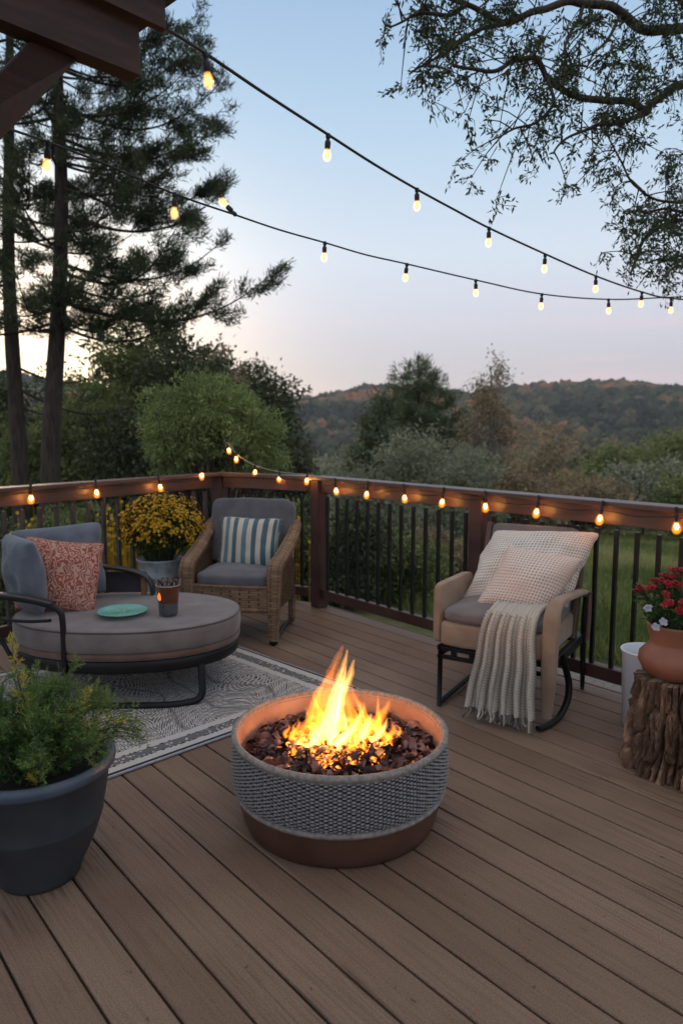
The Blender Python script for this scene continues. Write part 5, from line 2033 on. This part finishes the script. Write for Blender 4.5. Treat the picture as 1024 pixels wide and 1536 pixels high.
# ------------------------------------------------------------------ tall pines on the left
def pine(label, base, ztop, trad, brs, seed, lean=0.0, tuft=0.11, sc=1.0, name='pine_tree', cat='pine tree', ml=None, nn_=28):
    rg = np.random.default_rng(seed)
    base = Vector(base)
    t = thing(name, label, cat, base)
    wd, lf = MB(), MB()
    Hh = ztop - base.z
    tr = lambda z: Vector((base.x + lean * (z - base.z) + .06 * math.sin(z * .9 + seed), base.y + .05 * math.sin(z * .7), z))
    zz = np.linspace(base.z - .2, ztop, 26)
    wd.tube([tr(z) for z in zz], [trad * (1.1 - .92 * i / 25) + .008 * mnoise.noise(Vector((i * .9, seed, 0))) for i in range(26)], 12)
    Ps, Ds, Rs = [], [], []
    for z0, ang, Lb, up_, dens in brs:
        p0 = tr(z0)
        d = Vector((math.sin(ang), math.cos(ang), 0))
        sdv = Vector((d.y, -d.x, 0))
        bow = rg.uniform(-.10, .10)
        pts = []
        for i in range(9):
            f = i / 8
            pts.append(p0 + d * (Lb * f) + Vector((0, 0, Lb * (up_ * f - .18 * math.sin(PI * f * .8) + .16 * f ** 3))) + sdv * (bow * Lb * math.sin(f * 4)))
        r0_ = .010 + .008 * Lb
        wd.tube(pts, [r0_ * (1 - .85 * i / 8) for i in range(9)], 6, sub=3)
        pts, _, _ = smooth(pts, 1, 4)
        nt_ = int(dens * Lb * 10)
        for k_ in range(nt_):
            f = .10 + .90 * rg.random() ** .85
            q = pts[min(len(pts) - 1, int(f * (len(pts) - 1)))]
            ll = Lb * .34 * (1.1 - .75 * f) * rg.uniform(.4, 1.15) + .08
            s_ = 1 if rg.random() < .5 else -1
            dv = (d * rg.uniform(.4, 1.0) + sdv * s_ * rg.uniform(.3, 1.1) + Vector((0, 0, rg.uniform(-.1, .75)))).normalized()
            tip = q + dv * ll
            wd.tube([q, q.lerp(tip, .5) + Vector((0, 0, -.02)), tip], [.005, .004, .002], 4, sub=2, cap=False)
            nn = max(2, int(ll / (.07 * sc)))
            for c_ in range(nn):
                g_ = (c_ + 1) / nn
                cp_ = q.lerp(tip, .25 + .75 * g_)
                m_ = nn_
                ax = np.array(dv) * .8 + np.array([0, 0, .55])
                Ps.append(np.array(cp_) + rg.normal(size=(m_, 3)) * .034 * sc)
                Ds.append(ax + rg.normal(size=(m_, 3)) * .95)
                Rs.append(np.clip(.25 + .3 * rg.random() + .35 * rg.random(m_), 0, 1))
    Ps, Ds, Rs = map(np.concatenate, (Ps, Ds, Rs))
    leafs(lf, Ps, Ds, rg.uniform(.6, 1.1, len(Ps)) * tuft, .012 * sc, Rs, rg)
    wd.build('trunk', m_wood, t)
    lf.build('crown', ml or m_pine, t, smooth=False)
    return t


rg = np.random.default_rng(5)
brs = []
Yp = 9.4
# long right-hand limbs read from the silhouette: (height, reach)
for z0, Lb, ang, up_ in ((3.05, 3.05, 1.45, .10), (2.75, 1.9, 1.7, .02), (3.5, 2.3, 1.35, .14), (3.4, 2.2, 2.0, .12), (4.1, 2.35, 1.5, .12), (4.5, 2.3, 1.2, .08), (4.4, 2.2, 1.9, .15), (5.0, 2.3, 1.55, .10), (5.4, 2.2, 1.3, .14), (5.3, 2.1, 1.9, .12), (5.8, 2.1, 1.6, .14), (6.2, 1.9, 1.4, .18), (6.2, 1.8, 2.0, .2), (6.7, 1.75, 1.6, .2), (7.1, 1.6, 1.5, .25), (7.5, 1.4, 1.7, .3)):
    brs.append((z0, ang, Lb * .88, up_, 1.15))
for i in range(70):
    z0 = rg.uniform(2.7, 8.0)
    ang = rg.uniform(-PI, PI)
    Lb = rg.uniform(1.0, 2.0) * np.interp(z0, [2.6, 3.6, 7.9], [.7, 1.0, .65])
    brs.append((z0, ang, Lb, rg.uniform(.0, .25), .6))
pine('nearer tall pine with the broad dark crown and lowest limb reaching right', (pt(72, 720, Yp).x, Yp, -.75), 8.6, .135, brs, 4, lean=.055)
brs = []
for i in range(34):
    z0 = rg.uniform(3.3, 8.2)
    brs.append((z0, rg.uniform(-PI, PI), rg.uniform(.9, 1.9), rg.uniform(0, .25), .6))
brs += [(2.3, 1.5, 1.3, -.05, .12), (2.0, 1.2, 1.7, -.12, .10), (1.75, 1.9, .9, .0, .1)]
pine('slimmer pine trunk standing at the far left edge of the picture', (pt(22, 730, 10.2).x, 10.2, -.75), 8.8, .125, brs, 8, lean=.03)

# ------------------------------------------------------------------ overhanging oak, upper right
t = thing('overhanging_tree', 'tree reaching bare-elbowed leafy boughs into the upper right of the sky', 'tree', OAK)
wd, lf = MB(), MB()
tk = [OAK, OAK + Vector((.03, -.02, 1.2)), OAK + Vector((-.05, 0, 2.4)), OAK + Vector((.05, 0, 3.6)), OAK + Vector((-.05, -.2, 4.8)), OAK + Vector((-.2, -.3, 6.0))]
wd.tube(tk, [.26, .21, .19, .17, .14, .10], 14, sub=5)
limbs = [
    ([(1180, 20, 5.9), (1100, 60, 5.5), (1024, 42, 5.2), (975, 46, 5.0), (935, 18, 4.9), (880, 2, 4.8), (820, 8, 4.7), (760, 35, 4.6), (700, 10, 4.5), (640, -20, 4.45)], .042),
    ([(1180, 60, 5.9), (1100, 90, 5.5), (1024, 122, 5.0), (985, 145, 4.9), (965, 168, 4.8), (945, 152, 4.75), (890, 143, 4.65), (838, 137, 4.6), (815, 100, 4.5), (800, 85, 4.45), (765, 92, 4.4), (742, 108, 4.35), (710, 98, 4.3), (680, 96, 4.3)], .030),
    ([(962, 170, 4.8), (930, 180, 4.7), (890, 190, 4.6), (858, 205, 4.55), (828, 228, 4.5)], .014),
    ([(880, 2, 4.8), (860, 40, 4.7), (850, 80, 4.6), (845, 120, 4.55)], .012),
    ([(700, 10, 4.5), (660, 25, 4.4), (620, 20, 4.35), (590, 40, 4.3)], .012),
    ([(760, 35, 4.6), (715, 50, 4.5), (680, 70, 4.45), (640, 90, 4.4), (612, 110, 4.4)], .012),
    ([(815, 100, 4.5), (830, 150, 4.45), (805, 185, 4.4), (775, 195, 4.4), (752, 205, 4.35)], .010),
    ([(935, 18, 4.9), (900, 70, 4.8), (880, 100, 4.7)], .010),
    ([(1100, 60, 5.5), (1060, 150, 5.2), (1040, 240, 5.1), (1030, 300, 5.0), (980, 298, 4.95), (950, 280, 4.9), (925, 235, 4.85), (908, 190, 4.8)], .012),
    ([(1200, 260, 5.9), (1110, 310, 5.5), (1040, 325, 5.2), (990, 340, 5.1), (955, 380, 5.0), (938, 412, 5.0)], .022),
    ([(1040, 325, 5.2), (1000, 315, 5.1), (965, 318, 5.05), (940, 322, 5.0)], .010),
    ([(1110, 310, 5.5), (1050, 370, 5.25), (1010, 390, 5.15), (975, 395, 5.1)], .010),
    ([(1100, 60, 5.5), (1040, 10, 5.2), (990, -10, 5.1), (950, -40, 5.0)], .03),
]
rg = np.random.default_rng(21)
Ps, Ds, Rs, Ls = [], [], [], []


def leafcluster(p, n_, sp, L_=.042):
    p = np.array(p)
    # a little twig with leaves hanging off it
    d = rg.normal(size=3) * .8 + np.array([0, 0, -.45])
    d /= np.linalg.norm(d)
    ll = rg.uniform(.06, .17)
    wd.tube([Vector(p), Vector(p + d * ll * .5 + rg.normal(size=3) * .012), Vector(p + d * ll)], [.0026, .002, .0012], 4, sub=2, cap=False)
    f = rg.random(n_)
    Ps.append(p + d * (ll * f)[:, None] + rg.normal(size=(n_, 3)) * sp)
    Ds.append(rg.normal(size=(n_, 3)) * .8 + d * .9 + np.array([0, 0, -.3]))
    Rs.append(np.clip(rg.random() * .5 + rg.random(n_) * .5, 0, 1))
    Ls.append(L_ * rg.uniform(.6, 1.2, n_))


for ctrl, r0_ in limbs:
    P_ = [pt(*c_) for c_ in ctrl]
    if ctrl[0][0] > 1150:
        P_ = [Vector((OAK.x, OAK.y, P_[0].z - .35))] + P_
    pts, _, _ = smooth(P_, 1, 8)
    wob = [p + Vector((mnoise.noise(p * 5), 0, mnoise.noise(p * 5 + Vector((3, 3, 3))))) * .035 for p in pts]
    wd.tube(wob, [r0_ * (1 - .8 * i / len(wob)) + .002 for i in range(len(wob))], 9)
    n_s = len(wob)
    dens = .34 if r0_ > .025 else .5
    ncl = int(n_s * dens)
    for _ in range(ncl):
        f = .15 + .85 * rg.random()
        q = wob[int(f * (n_s - 1))]
        if q.x > 3.2:
            continue
        off = Vector(rg.normal(size=3)) * .16 * (1.1 if f > .5 else .8)
        off.z = off.z * .8 - .02
        tip = q + off
        wd.tube([q, q.lerp(tip, .5) + Vector((0, 0, .02)), tip], [.005, .0035, .002], 4, sub=2, cap=False)
        for _k in range(3):
            leafcluster(tip + Vector(rg.normal(size=3)) * .012, 13, .013)
# dense top fringe clusters seen against the sky
for (cx, cy, rx_, ry__, n_) in ((620, 30, 60, 30, 26), (590, 20, 28, 20, 12), (700, 30, 90, 35, 46), (640, 95, 45, 28, 16), (690, 90, 60, 28, 26), (780, 55, 70, 45, 44), (870, 70, 90, 50, 52), (960, 100, 60, 60, 44), (990, 30, 50, 40, 30), (930, 200, 60, 30, 24), (820, 130, 50, 30, 20), (800, 180, 40, 26, 15), (900, 130, 70, 40, 30), (745, 210, 16, 12, 5), (960, 350, 40, 38, 40), (1000, 330, 40, 30, 34), (995, 380, 30, 24, 22), (945, 410, 12, 20, 12), (1010, 240, 20, 40, 12), (875, 232, 14, 12, 4), (1010, 60, 40, 90, 40)):
    for _ in range(int(n_ * .24)):
        p = pt(cx + rg.normal() * rx_ * .5, cy + rg.normal() * ry__ * .5, 4.75 + rg.normal() * .3)
        tip = p + Vector(rg.normal(size=3)) * .06
        wd.tube([p, tip], [.003, .002], 4, cap=False)
        for _k in range(4):
            leafcluster(tip, 11, .012)
Ps, Ds, Rs, Ls = map(np.concatenate, (Ps, Ds, Rs, Ls))
leafs(lf, Ps, Ds, Ls, .0125, Rs, rg)
wd.build('trunk', m_wood, t)
lf.build('crown', m_oak, t, smooth=False)

# ------------------------------------------------------------------ round tree behind the deck corner
b = pt(338, 720, 7.2)
plant_tree('round_tree', 'bushy round green tree just beyond the deck corner behind the wicker armchair', 'tree', (b.x + .02, 7.2, -.75), 3.2,
           [(-.42, 0, 2.20, .44, .45, .48), (.12, 0, 2.14, .42, .45, .44), (-.14, 0, 2.38, .42, .45, .34), (-.55, .1, 1.95, .26, .32, .30), (.36, 0, 1.98, .24, .3, .30)], 620, 50, .062, .011, .055, m_fresh, m_wood, .05, seed=2, droop=.25, lean=(-.02, 0))


def bush_blobs(w_, h_, k, seed):
    rg = np.random.default_rng(seed)
    out = []
    for i in range(k):
        a_ = rg.random() * 2 * PI
        q = rg.random() ** .5 * .55
        z = rg.uniform(.25, .78)
        s_ = rg.uniform(.28, .42)
        out.append((w_ * q * math.cos(a_), w_ * q * math.sin(a_), h_ * z, w_ * s_, w_ * s_, h_ * s_ * .62))
    return out


def cone_blobs(w_, h_, k, seed):
    rg = np.random.default_rng(seed)
    out = []
    for i in range(k):
        f = (i + .3) / k
        ww = w_ * .5 * (1 - f) ** .55 + .05 * w_
        a_ = i * 2.4
        out.append((math.cos(a_) * ww * .45, math.sin(a_) * ww * .45, h_ * (.12 + .88 * f), ww * .75, ww * .75, h_ / k * .85))
    return out


def bg(name, label, px, ytop, Y, wpx, mleaf, cat='tree', kind='bush', nsub=260, nleaf=26, seed=1, mw=m_wood, L=None, droop=0, k=12, shell=.5, core=.3, group=None, sp=None, W_=None, trad=None):
    c_ = pt(px, ytop, Y)
    z0 = gz(c_.x, Y) - .1
    h_ = c_.z - z0
    w_ = wpx / FOC * Y
    L = L or .05 + Y * .0052
    blobs = cone_blobs(w_, h_, k, seed) if kind == 'cone' else bush_blobs(w_ * .72, h_ * .92, k, seed)
    zt = max(b_[2] + b_[5] for b_ in blobs) / h_
    blobs = [(b_[0], b_[1], b_[2] / zt, b_[3], b_[4], b_[5] / zt) for b_ in blobs]
    if kind == 'tall':
        blobs = [(b_[0], b_[1], h_ * .38 + b_[2] * .62, b_[3], b_[4], b_[5] * .7) for b_ in blobs]
    return plant_tree(name, label, cat, (c_.x, Y, z0), h_, blobs, nsub, nleaf, L, W_ or L * .45, sp or (w_ * .045 + L * .5), mleaf, mw, trad or max(.02, h_ * .014), seed, droop, group, shell=shell, core=core, tw_=.93 if kind != 'bush' else .6)


# individual trees beyond the railing
c_ = pt(626, 533, 24)
rg = np.random.default_rng(12)
brs = []
for i in range(120):
    f = (i / 119) ** .8
    zz_ = c_.z - .15 - f * 5.4
    brs.append((zz_, i * 2.399 + rg.normal() * .2, (.35 + 1.75 * min(1, f * 1.25) ** .75) * rg.uniform(.75, 1.15), rg.uniform(.0, .25), .75))
pine('dark layered conifer standing left of the pale-trunked birch', (c_.x, 24, gz(c_.x, 24)), c_.z, .14, brs, 12, tuft=.20, sc=2.3, name='conifer_tree', cat='conifer', ml=m_con, nn_=22)
bg('conifer_tree', 'smaller rounder conifer in front of the left flank of the bigger one', 570, 590, 22, 100, m_con, kind='cone', nsub=260, nleaf=40, seed=14, k=9, L=.24, W_=.05, sp=.18, core=.5, cat='conifer')
c_ = pt(738, 546, 22)
z0 = gz(c_.x, 22) - .1
hb_ = c_.z - z0
bb_ = []
rg = np.random.default_rng(15)
for f, rr_ in ((.42, .75), (.48, .7), (.55, .85), (.60, .75), (.66, .75), (.72, .62), (.77, .58), (.82, .46), (.87, .42), (.91, .32), (.95, .24), (.985, .14)):
    a_ = rg.random() * 6.28
    bb_.append((.75 * rr_ * math.cos(a_), .5 * rr_ * math.sin(a_), hb_ * f, rr_ * .95, rr_ * .9, .42))
plant_tree('birch_tree', 'tall airy tan-leaved birch with pale trunk rising beside the conifer', 'birch', (c_.x, 22, z0), hb_, bb_, 430, 15, .10, .05, .15, m_oliv, m_woodl, .085, 5, shell=.35, core=.5, tw_=.98)
bg('autumn_tree', 'lower spreading brown-leaved tree right of the pale-trunked birch', 812, 620, 30, 110, m_oliv, kind='bush', nsub=260, nleaf=16, seed=25, mw=m_woodl, k=12, L=.18, core=.4)
bg('willow_shrub', 'feathery grey-green willow shrub in front of the dark conifer', 575, 640, 17, 150, m_greyg, kind='bush', nsub=360, nleaf=34, seed=6, L=.15, W_=.03, cat='shrub')
bg('willow_shrub', 'low grey-green willow shrub rising behind the rail right of the conifer', 690, 665, 19, 110, m_greyg, kind='bush', nsub=260, nleaf=30, seed=16, L=.15, W_=.03, cat='shrub')
bg('leafy_tree', 'rounded light green tree at the right edge of the valley', 1010, 648, 34, 150, m_green, nsub=420, nleaf=30, seed=7)
bg('leafy_tree', 'rounded green tree left of the one at the right edge of the valley', 935, 664, 36, 130, m_green, nsub=380, nleaf=30, seed=17)
bg('leafy_tree', 'small green tree halfway down the slope above the right-hand rail', 880, 682, 40, 90, m_green, nsub=260, nleaf=26, seed=18)
bg('leafy_tree', 'olive-green tree beyond the right frame edge of the valley slope', 1085, 640, 33, 140, m_green, nsub=300, nleaf=26, seed=19)
bg('grey_shrub', 'pale grey-brown domed shrub just above the right-hand rail', 968, 692, 26, 105, m_greyg, nsub=300, nleaf=34, seed=8, cat='shrub')
bg('grey_shrub', 'dull brown shrub left of the pale domed shrub above the rail', 868, 712, 24, 120, m_oliv, nsub=300, nleaf=26, seed=9, cat='shrub')
bg('grey_shrub', 'olive shrub at the far right above the rail', 1045, 712, 22, 90, m_green, nsub=240, nleaf=26, seed=10, cat='shrub')
bg('grey_shrub', 'low brown-green shrub right behind the middle of the long rail', 775, 705, 21, 130, m_oliv, nsub=300, nleaf=26, seed=11, cat='shrub')
# wood on the left
bg('woodland_tree', 'tall olive tree crown rising just left of the round tree', 215, 470, 15, 150, m_green, kind='tall', nsub=420, nleaf=26, seed=31, L=.12, k=16, shell=.4)
bg('woodland_tree', 'dark tree crown above the round tree at dusk', 285, 500, 14, 140, m_dkg, kind='tall', nsub=420, nleaf=30, seed=32, L=.11, k=16)
bg('woodland_tree', 'brownish airy tree crown right of the dark one above the round tree', 335, 512, 16, 120, m_oliv, kind='tall', nsub=360, nleaf=20, seed=33, L=.13, k=16, shell=.35)
bg('woodland_tree', 'dark tree whose edge slopes down to the valley right of the round tree', 385, 560, 17, 120, m_dkg, kind='tall', nsub=380, nleaf=30, seed=34, L=.13, k=14)
bg('woodland_tree', 'low dark tree at the foot of the slope beside the round tree', 432, 628, 20, 80, m_dkg, nsub=260, nleaf=30, seed=35)
bg('woodland_tree', 'dense dark green tree seen between the two pine trunks', 55, 548, 16, 190, m_dkg, kind='bush', nsub=460, nleaf=30, seed=36, L=.13, k=16)
bg('woodland_tree', 'dense green-brown tree right of the nearer pine trunk', 140, 552, 13, 170, m_green, kind='bush', nsub=460, nleaf=30, seed=37, L=.11, k=16)
bg('woodland_tree', 'dark tree behind the left pine at the picture edge', -40, 540, 15, 170, m_dkg, kind='bush', nsub=360, nleaf=30, seed=38, L=.13, k=14)
bg('woodland_tree', 'green tree low between the nearer pine and the round tree', 195, 610, 11.5, 130, m_dkg, kind='bush', nsub=360, nleaf=34, seed=39, L=.10, k=12)
bg('woodland_tree', 'dark green tree low at the left behind the slim pine', 20, 615, 12.5, 150, m_green, kind='bush', nsub=340, nleaf=30, seed=40, L=.10, k=12)
# shrubs hugging the deck
for i, (px, yt, Y, wp, mm, lab) in enumerate((
        (20, 775, 7.3, 150, m_dkg, 'dark shrub behind the left railing at the picture edge'),
        (115, 765, 8.0, 150, m_green, 'green shrub behind the left railing above the coral pillow'),
        (195, 770, 8.6, 130, m_dkg, 'dark shrub behind the left railing next to the yellow flowers'),
        (300, 745, 8.4, 130, m_green, 'shrub seen through the railing beside the corner post'),
        (395, 745, 9.0, 130, m_dkg, 'dark shrub behind the short far railing section'),
        (460, 760, 9.0, 110, m_green, 'green shrub seen through the railing left of the tall post'),
        (530, 765, 8.6, 130, m_dkg, 'dark leafy shrub just right of the tall post behind the railing'),
        (600, 790, 9.2, 120, m_green, 'leafy green shrub filling the middle of the long railing'),
        (660, 800, 10.5, 110, m_oliv, 'dry brown shrub behind the railing left of the tan armchair'))):
    bg('garden_shrub', lab, px, yt, Y, wp, mm, cat='shrub', nsub=240, nleaf=34, seed=50 + i, L=.075, k=10)
# yellow wild flowers below the left rail
mfl = MB()
rg = np.random.default_rng(3)
for _ in range(160):
    cx = rg.choice([150, 175, 255, 30, 225, 420])
    p = pt(cx + rg.normal() * 22, 795 + rg.normal() * 22, 7.0 + rg.normal() * .2)
    flower(mfl, p, (rg.normal() * .4, -1, .5), .022, 5, 1, rg)
    mfl.tube([p, Vector((p.x, p.y, -.75))], [.002, .003], 4, cap=False)
tag(mfl.build('wild_flowers', m_ylw, smooth=False), 'scattered yellow wild flowers beyond the left railing', 'wild flowers', None, 'stuff')

# meadow grass behind the right rail
g_ = MB()
rg = np.random.default_rng(44)
n_ = 52000
az = rg.uniform(-.62, .62, n_)
rr_ = 6.2 + 26 * rg.random(n_) ** 1.7
x = np.sin(az) * rr_
y = np.cos(az) * rr_
out = (x * NR.x + y * NR.y) - HP[0][1]
on = ((x * NR.x + y * NR.y > HP[0][1] + .3) | (x * NM.x + y * NM.y > HP[1][1] + .3) | (x * NL.x + y * NL.y > HP[2][1] + .3))
on &= ~((out > .95) & (out < 2.45) & (x > -.6))
x, y, rr_ = x[on], y[on], rr_[on]
zg = np.array([gz(a_, b2) for a_, b2 in zip(x, y)])
patch = np.array([mnoise.noise(Vector((a_ * .45, b2 * .45, 2))) for a_, b2 in zip(x, y)])
P = np.stack([x, y, zg], 1)
P = np.repeat(P, 3, 0) + rg.normal(size=(len(x) * 3, 3)) * np.array([.03, .03, 0])
D = rg.normal(size=(len(P), 3)) * np.array([.35, .35, .1]) + np.array([0, 0, 1])
m_grass = foliage('meadow_grass', [(0.101, 0.142, 0.038), (0.230, 0.257, 0.074), (0.432, 0.392, 0.162)], .3)
leafs(g_, P, D, np.repeat(.10 + .10 * rg.random(len(x)) + .06 * np.clip(patch, 0, 1), 3), np.repeat(.008 + rr_ * .0009, 3), np.clip(np.repeat(.45 + patch * .7, 3) + rg.normal(size=len(P)) * .15, 0, 1), rg)
tag(g_.build('meadow_grass', m_grass, smooth=False), 'rough green and straw meadow grass beyond the deck', 'grass', None, 'stuff')

# valley wood: leafy crowns too many to count
vm_ = {}
rg = np.random.default_rng(77)
mats_v = {'a': m_green, 'b': m_dkg, 'c': m_oliv, 'd': m_greyg}
mbs = {k_: MB() for k_ in mats_v}
cnt = 0
while cnt < 420:
    az = rg.uniform(-.75, .75)
    r_ = 38 + 260 * rg.random() ** 1.3
    x_, y_ = math.sin(az) * r_, math.cos(az) * r_
    px = 512 + FOC * math.tan(az)
    # open meadow clearing on the right, near
    if px > 620 and r_ < 46:
        continue
    cnt += 1
    z_ = gz(x_, y_)
    h_ = rg.uniform(4.0, 8.0) * (1.0 if r_ > 90 else .7)
    if px < 430:
        h_ *= 1.2
    w_ = h_ * rg.uniform(.55, .8)
    k_ = rg.choice(['a', 'b', 'c', 'd'], p=[.34, .34, .22, .10])
    mb = mbs[k_]
    sub = 46 if r_ < 120 else 26
    nl = 18 if r_ < 120 else 12
    blobs = [(x_ + b_[0], y_ + b_[1], z_ + b_[2], b_[3], b_[4], b_[5]) for b_ in bush_blobs(w_ * .8, h_, 7, int(rg.integers(1e6)))]
    crown(mb, blobs, sub, nl, .18 + r_ * .0045, .10 + r_ * .0026, w_ * .09, 0, int(rg.integers(1e6)), .45, core=.35)
for k_, mb in mbs.items():
    tag(mb.build('valley_wood', mats_v[k_], smooth=False), 'mixed wood filling the valley below the hills', 'wood', None, 'stuff')

# hillside forest: crowns on the far ridge
m_hill = bpy.data.materials.new('hill_foliage')
m_hill.use_nodes = True
_N, _L = m_hill.node_tree.nodes, m_hill.node_tree.links
_b = _N['Principled BSDF']
_b.inputs['Roughness'].default_value = .9
_b.inputs['Specular IOR Level'].default_value = .1
_a = _N.new('ShaderNodeAttribute')
_a.attribute_name = 'rnd'
_cr = _N.new('ShaderNodeValToRGB')
el = _cr.color_ramp.elements
el[0].color = (0.02, 0.028, 0.018, 1)
el[1].color = (0.36, 0.15, 0.06, 1)
for p_, c_ in ((.3, (0.065, 0.075, 0.04)), (.52, (0.12, 0.105, 0.055)), (.66, (0.22, 0.13, 0.07)), (.85, (0.34, 0.15, 0.07))):
    e = el.new(p_)
    e.color = (*c_, 1)
_L.new(_a.outputs['Fac'], _cr.inputs[0])
_n = _N.new('ShaderNodeTexNoise')
_n.inputs['Scale'].default_value = .9
_n.inputs['Detail'].default_value = 4
_tc = _N.new('ShaderNodeTexCoord')
_L.new(_tc.outputs['Object'], _n.inputs['Vector'])
_mr = _N.new('ShaderNodeMapRange')
_mr.inputs['To Min'].default_value = .5
_mr.inputs['To Max'].default_value = 1.5
_L.new(_n.outputs['Fac'], _mr.inputs['Value'])
_v = _N.new('ShaderNodeVectorMath')
_v.operation = 'SCALE'
_L.new(_cr.outputs[0], _v.inputs[0])
_L.new(_mr.outputs[0], _v.inputs['Scale'])
_L.new(_v.outputs[0], _b.inputs['Base Color'])
import bmesh
bm_ = bmesh.new()
bmesh.ops.create_icosphere(bm_, subdivisions=2, radius=1)
iv = np.array([v.co[:] for v in bm_.verts])
if_ = np.array([[v.index for v in f.verts] for f in bm_.faces])
bm_.free()
vars_ = []
for s_ in range(6):
    k_ = np.array([1 + .55 * mnoise.noise(Vector(v) * 1.9 + Vector((s_ * 5, 0, 0))) + .35 * mnoise.noise(Vector(v) * 4.5 + Vector((0, s_ * 5, 0))) for v in iv])
    vars_.append(iv * k_[:, None])
hb = MB()
rg = np.random.default_rng(99)
Vs, Fs, Rr = [], [], []
off = 0
for i in range(5200):
    az = rg.uniform(-.62, .62)
    r_ = 270 + 400 * rg.random() ** .8
    x_, y_ = math.sin(az) * r_, math.cos(az) * r_
    z_ = gz(x_, y_)
    s_ = rg.uniform(2.4, 4.6) * (1.0 if r_ > 400 else .85)
    V = vars_[rg.integers(6)] * np.array([s_, s_, s_ * rg.uniform(.9, 1.5)])
    a_ = rg.random() * 6.28
    ca_, sa_ = math.cos(a_), math.sin(a_)
    V = np.stack([V[:, 0] * ca_ - V[:, 1] * sa_, V[:, 0] * sa_ + V[:, 1] * ca_, V[:, 2]], 1) + np.array([x_, y_, z_ + s_ * .8])
    Vs.append(V)
    Fs.append(if_ + off)
    off += len(V)
    pz = mnoise.noise(Vector((x_ * .011, y_ * .011, 0)))
    Rr.append(np.full(len(if_), np.clip(.42 + pz * .9 + rg.normal() * .2, 0, 1)))
hb.add(np.concatenate(Vs), np.concatenate(Fs), None, np.concatenate(Rr))
tag(hb.build('hillside_forest', m_hill, smooth=False), 'autumn-tinted forest covering the far ridge', 'forest', None, 'stuff')

# evening air
HZ = MB().box((0, 330, 30), (1400, 800, 110))
m_hz = bpy.data.materials.new('evening_air')
m_hz.use_nodes = True
_N, _L = m_hz.node_tree.nodes, m_hz.node_tree.links
_N.remove(_N['Principled BSDF'])
pv = _N.new('ShaderNodeVolumePrincipled')
pv.inputs['Color'].default_value = (0.86, 0.88, 0.92, 1)
pv.inputs['Density'].default_value = 0.0004
_L.new(pv.outputs[0], _N['Material Output'].inputs['Volume'])
hz = HZ.build('haze', m_hz, smooth=False)
tag(hz, 'thin blue evening haze over the valley', 'haze', None, 'stuff')

for o in bpy.data.objects:
    if '_w' in o.keys():
        del o['_w']
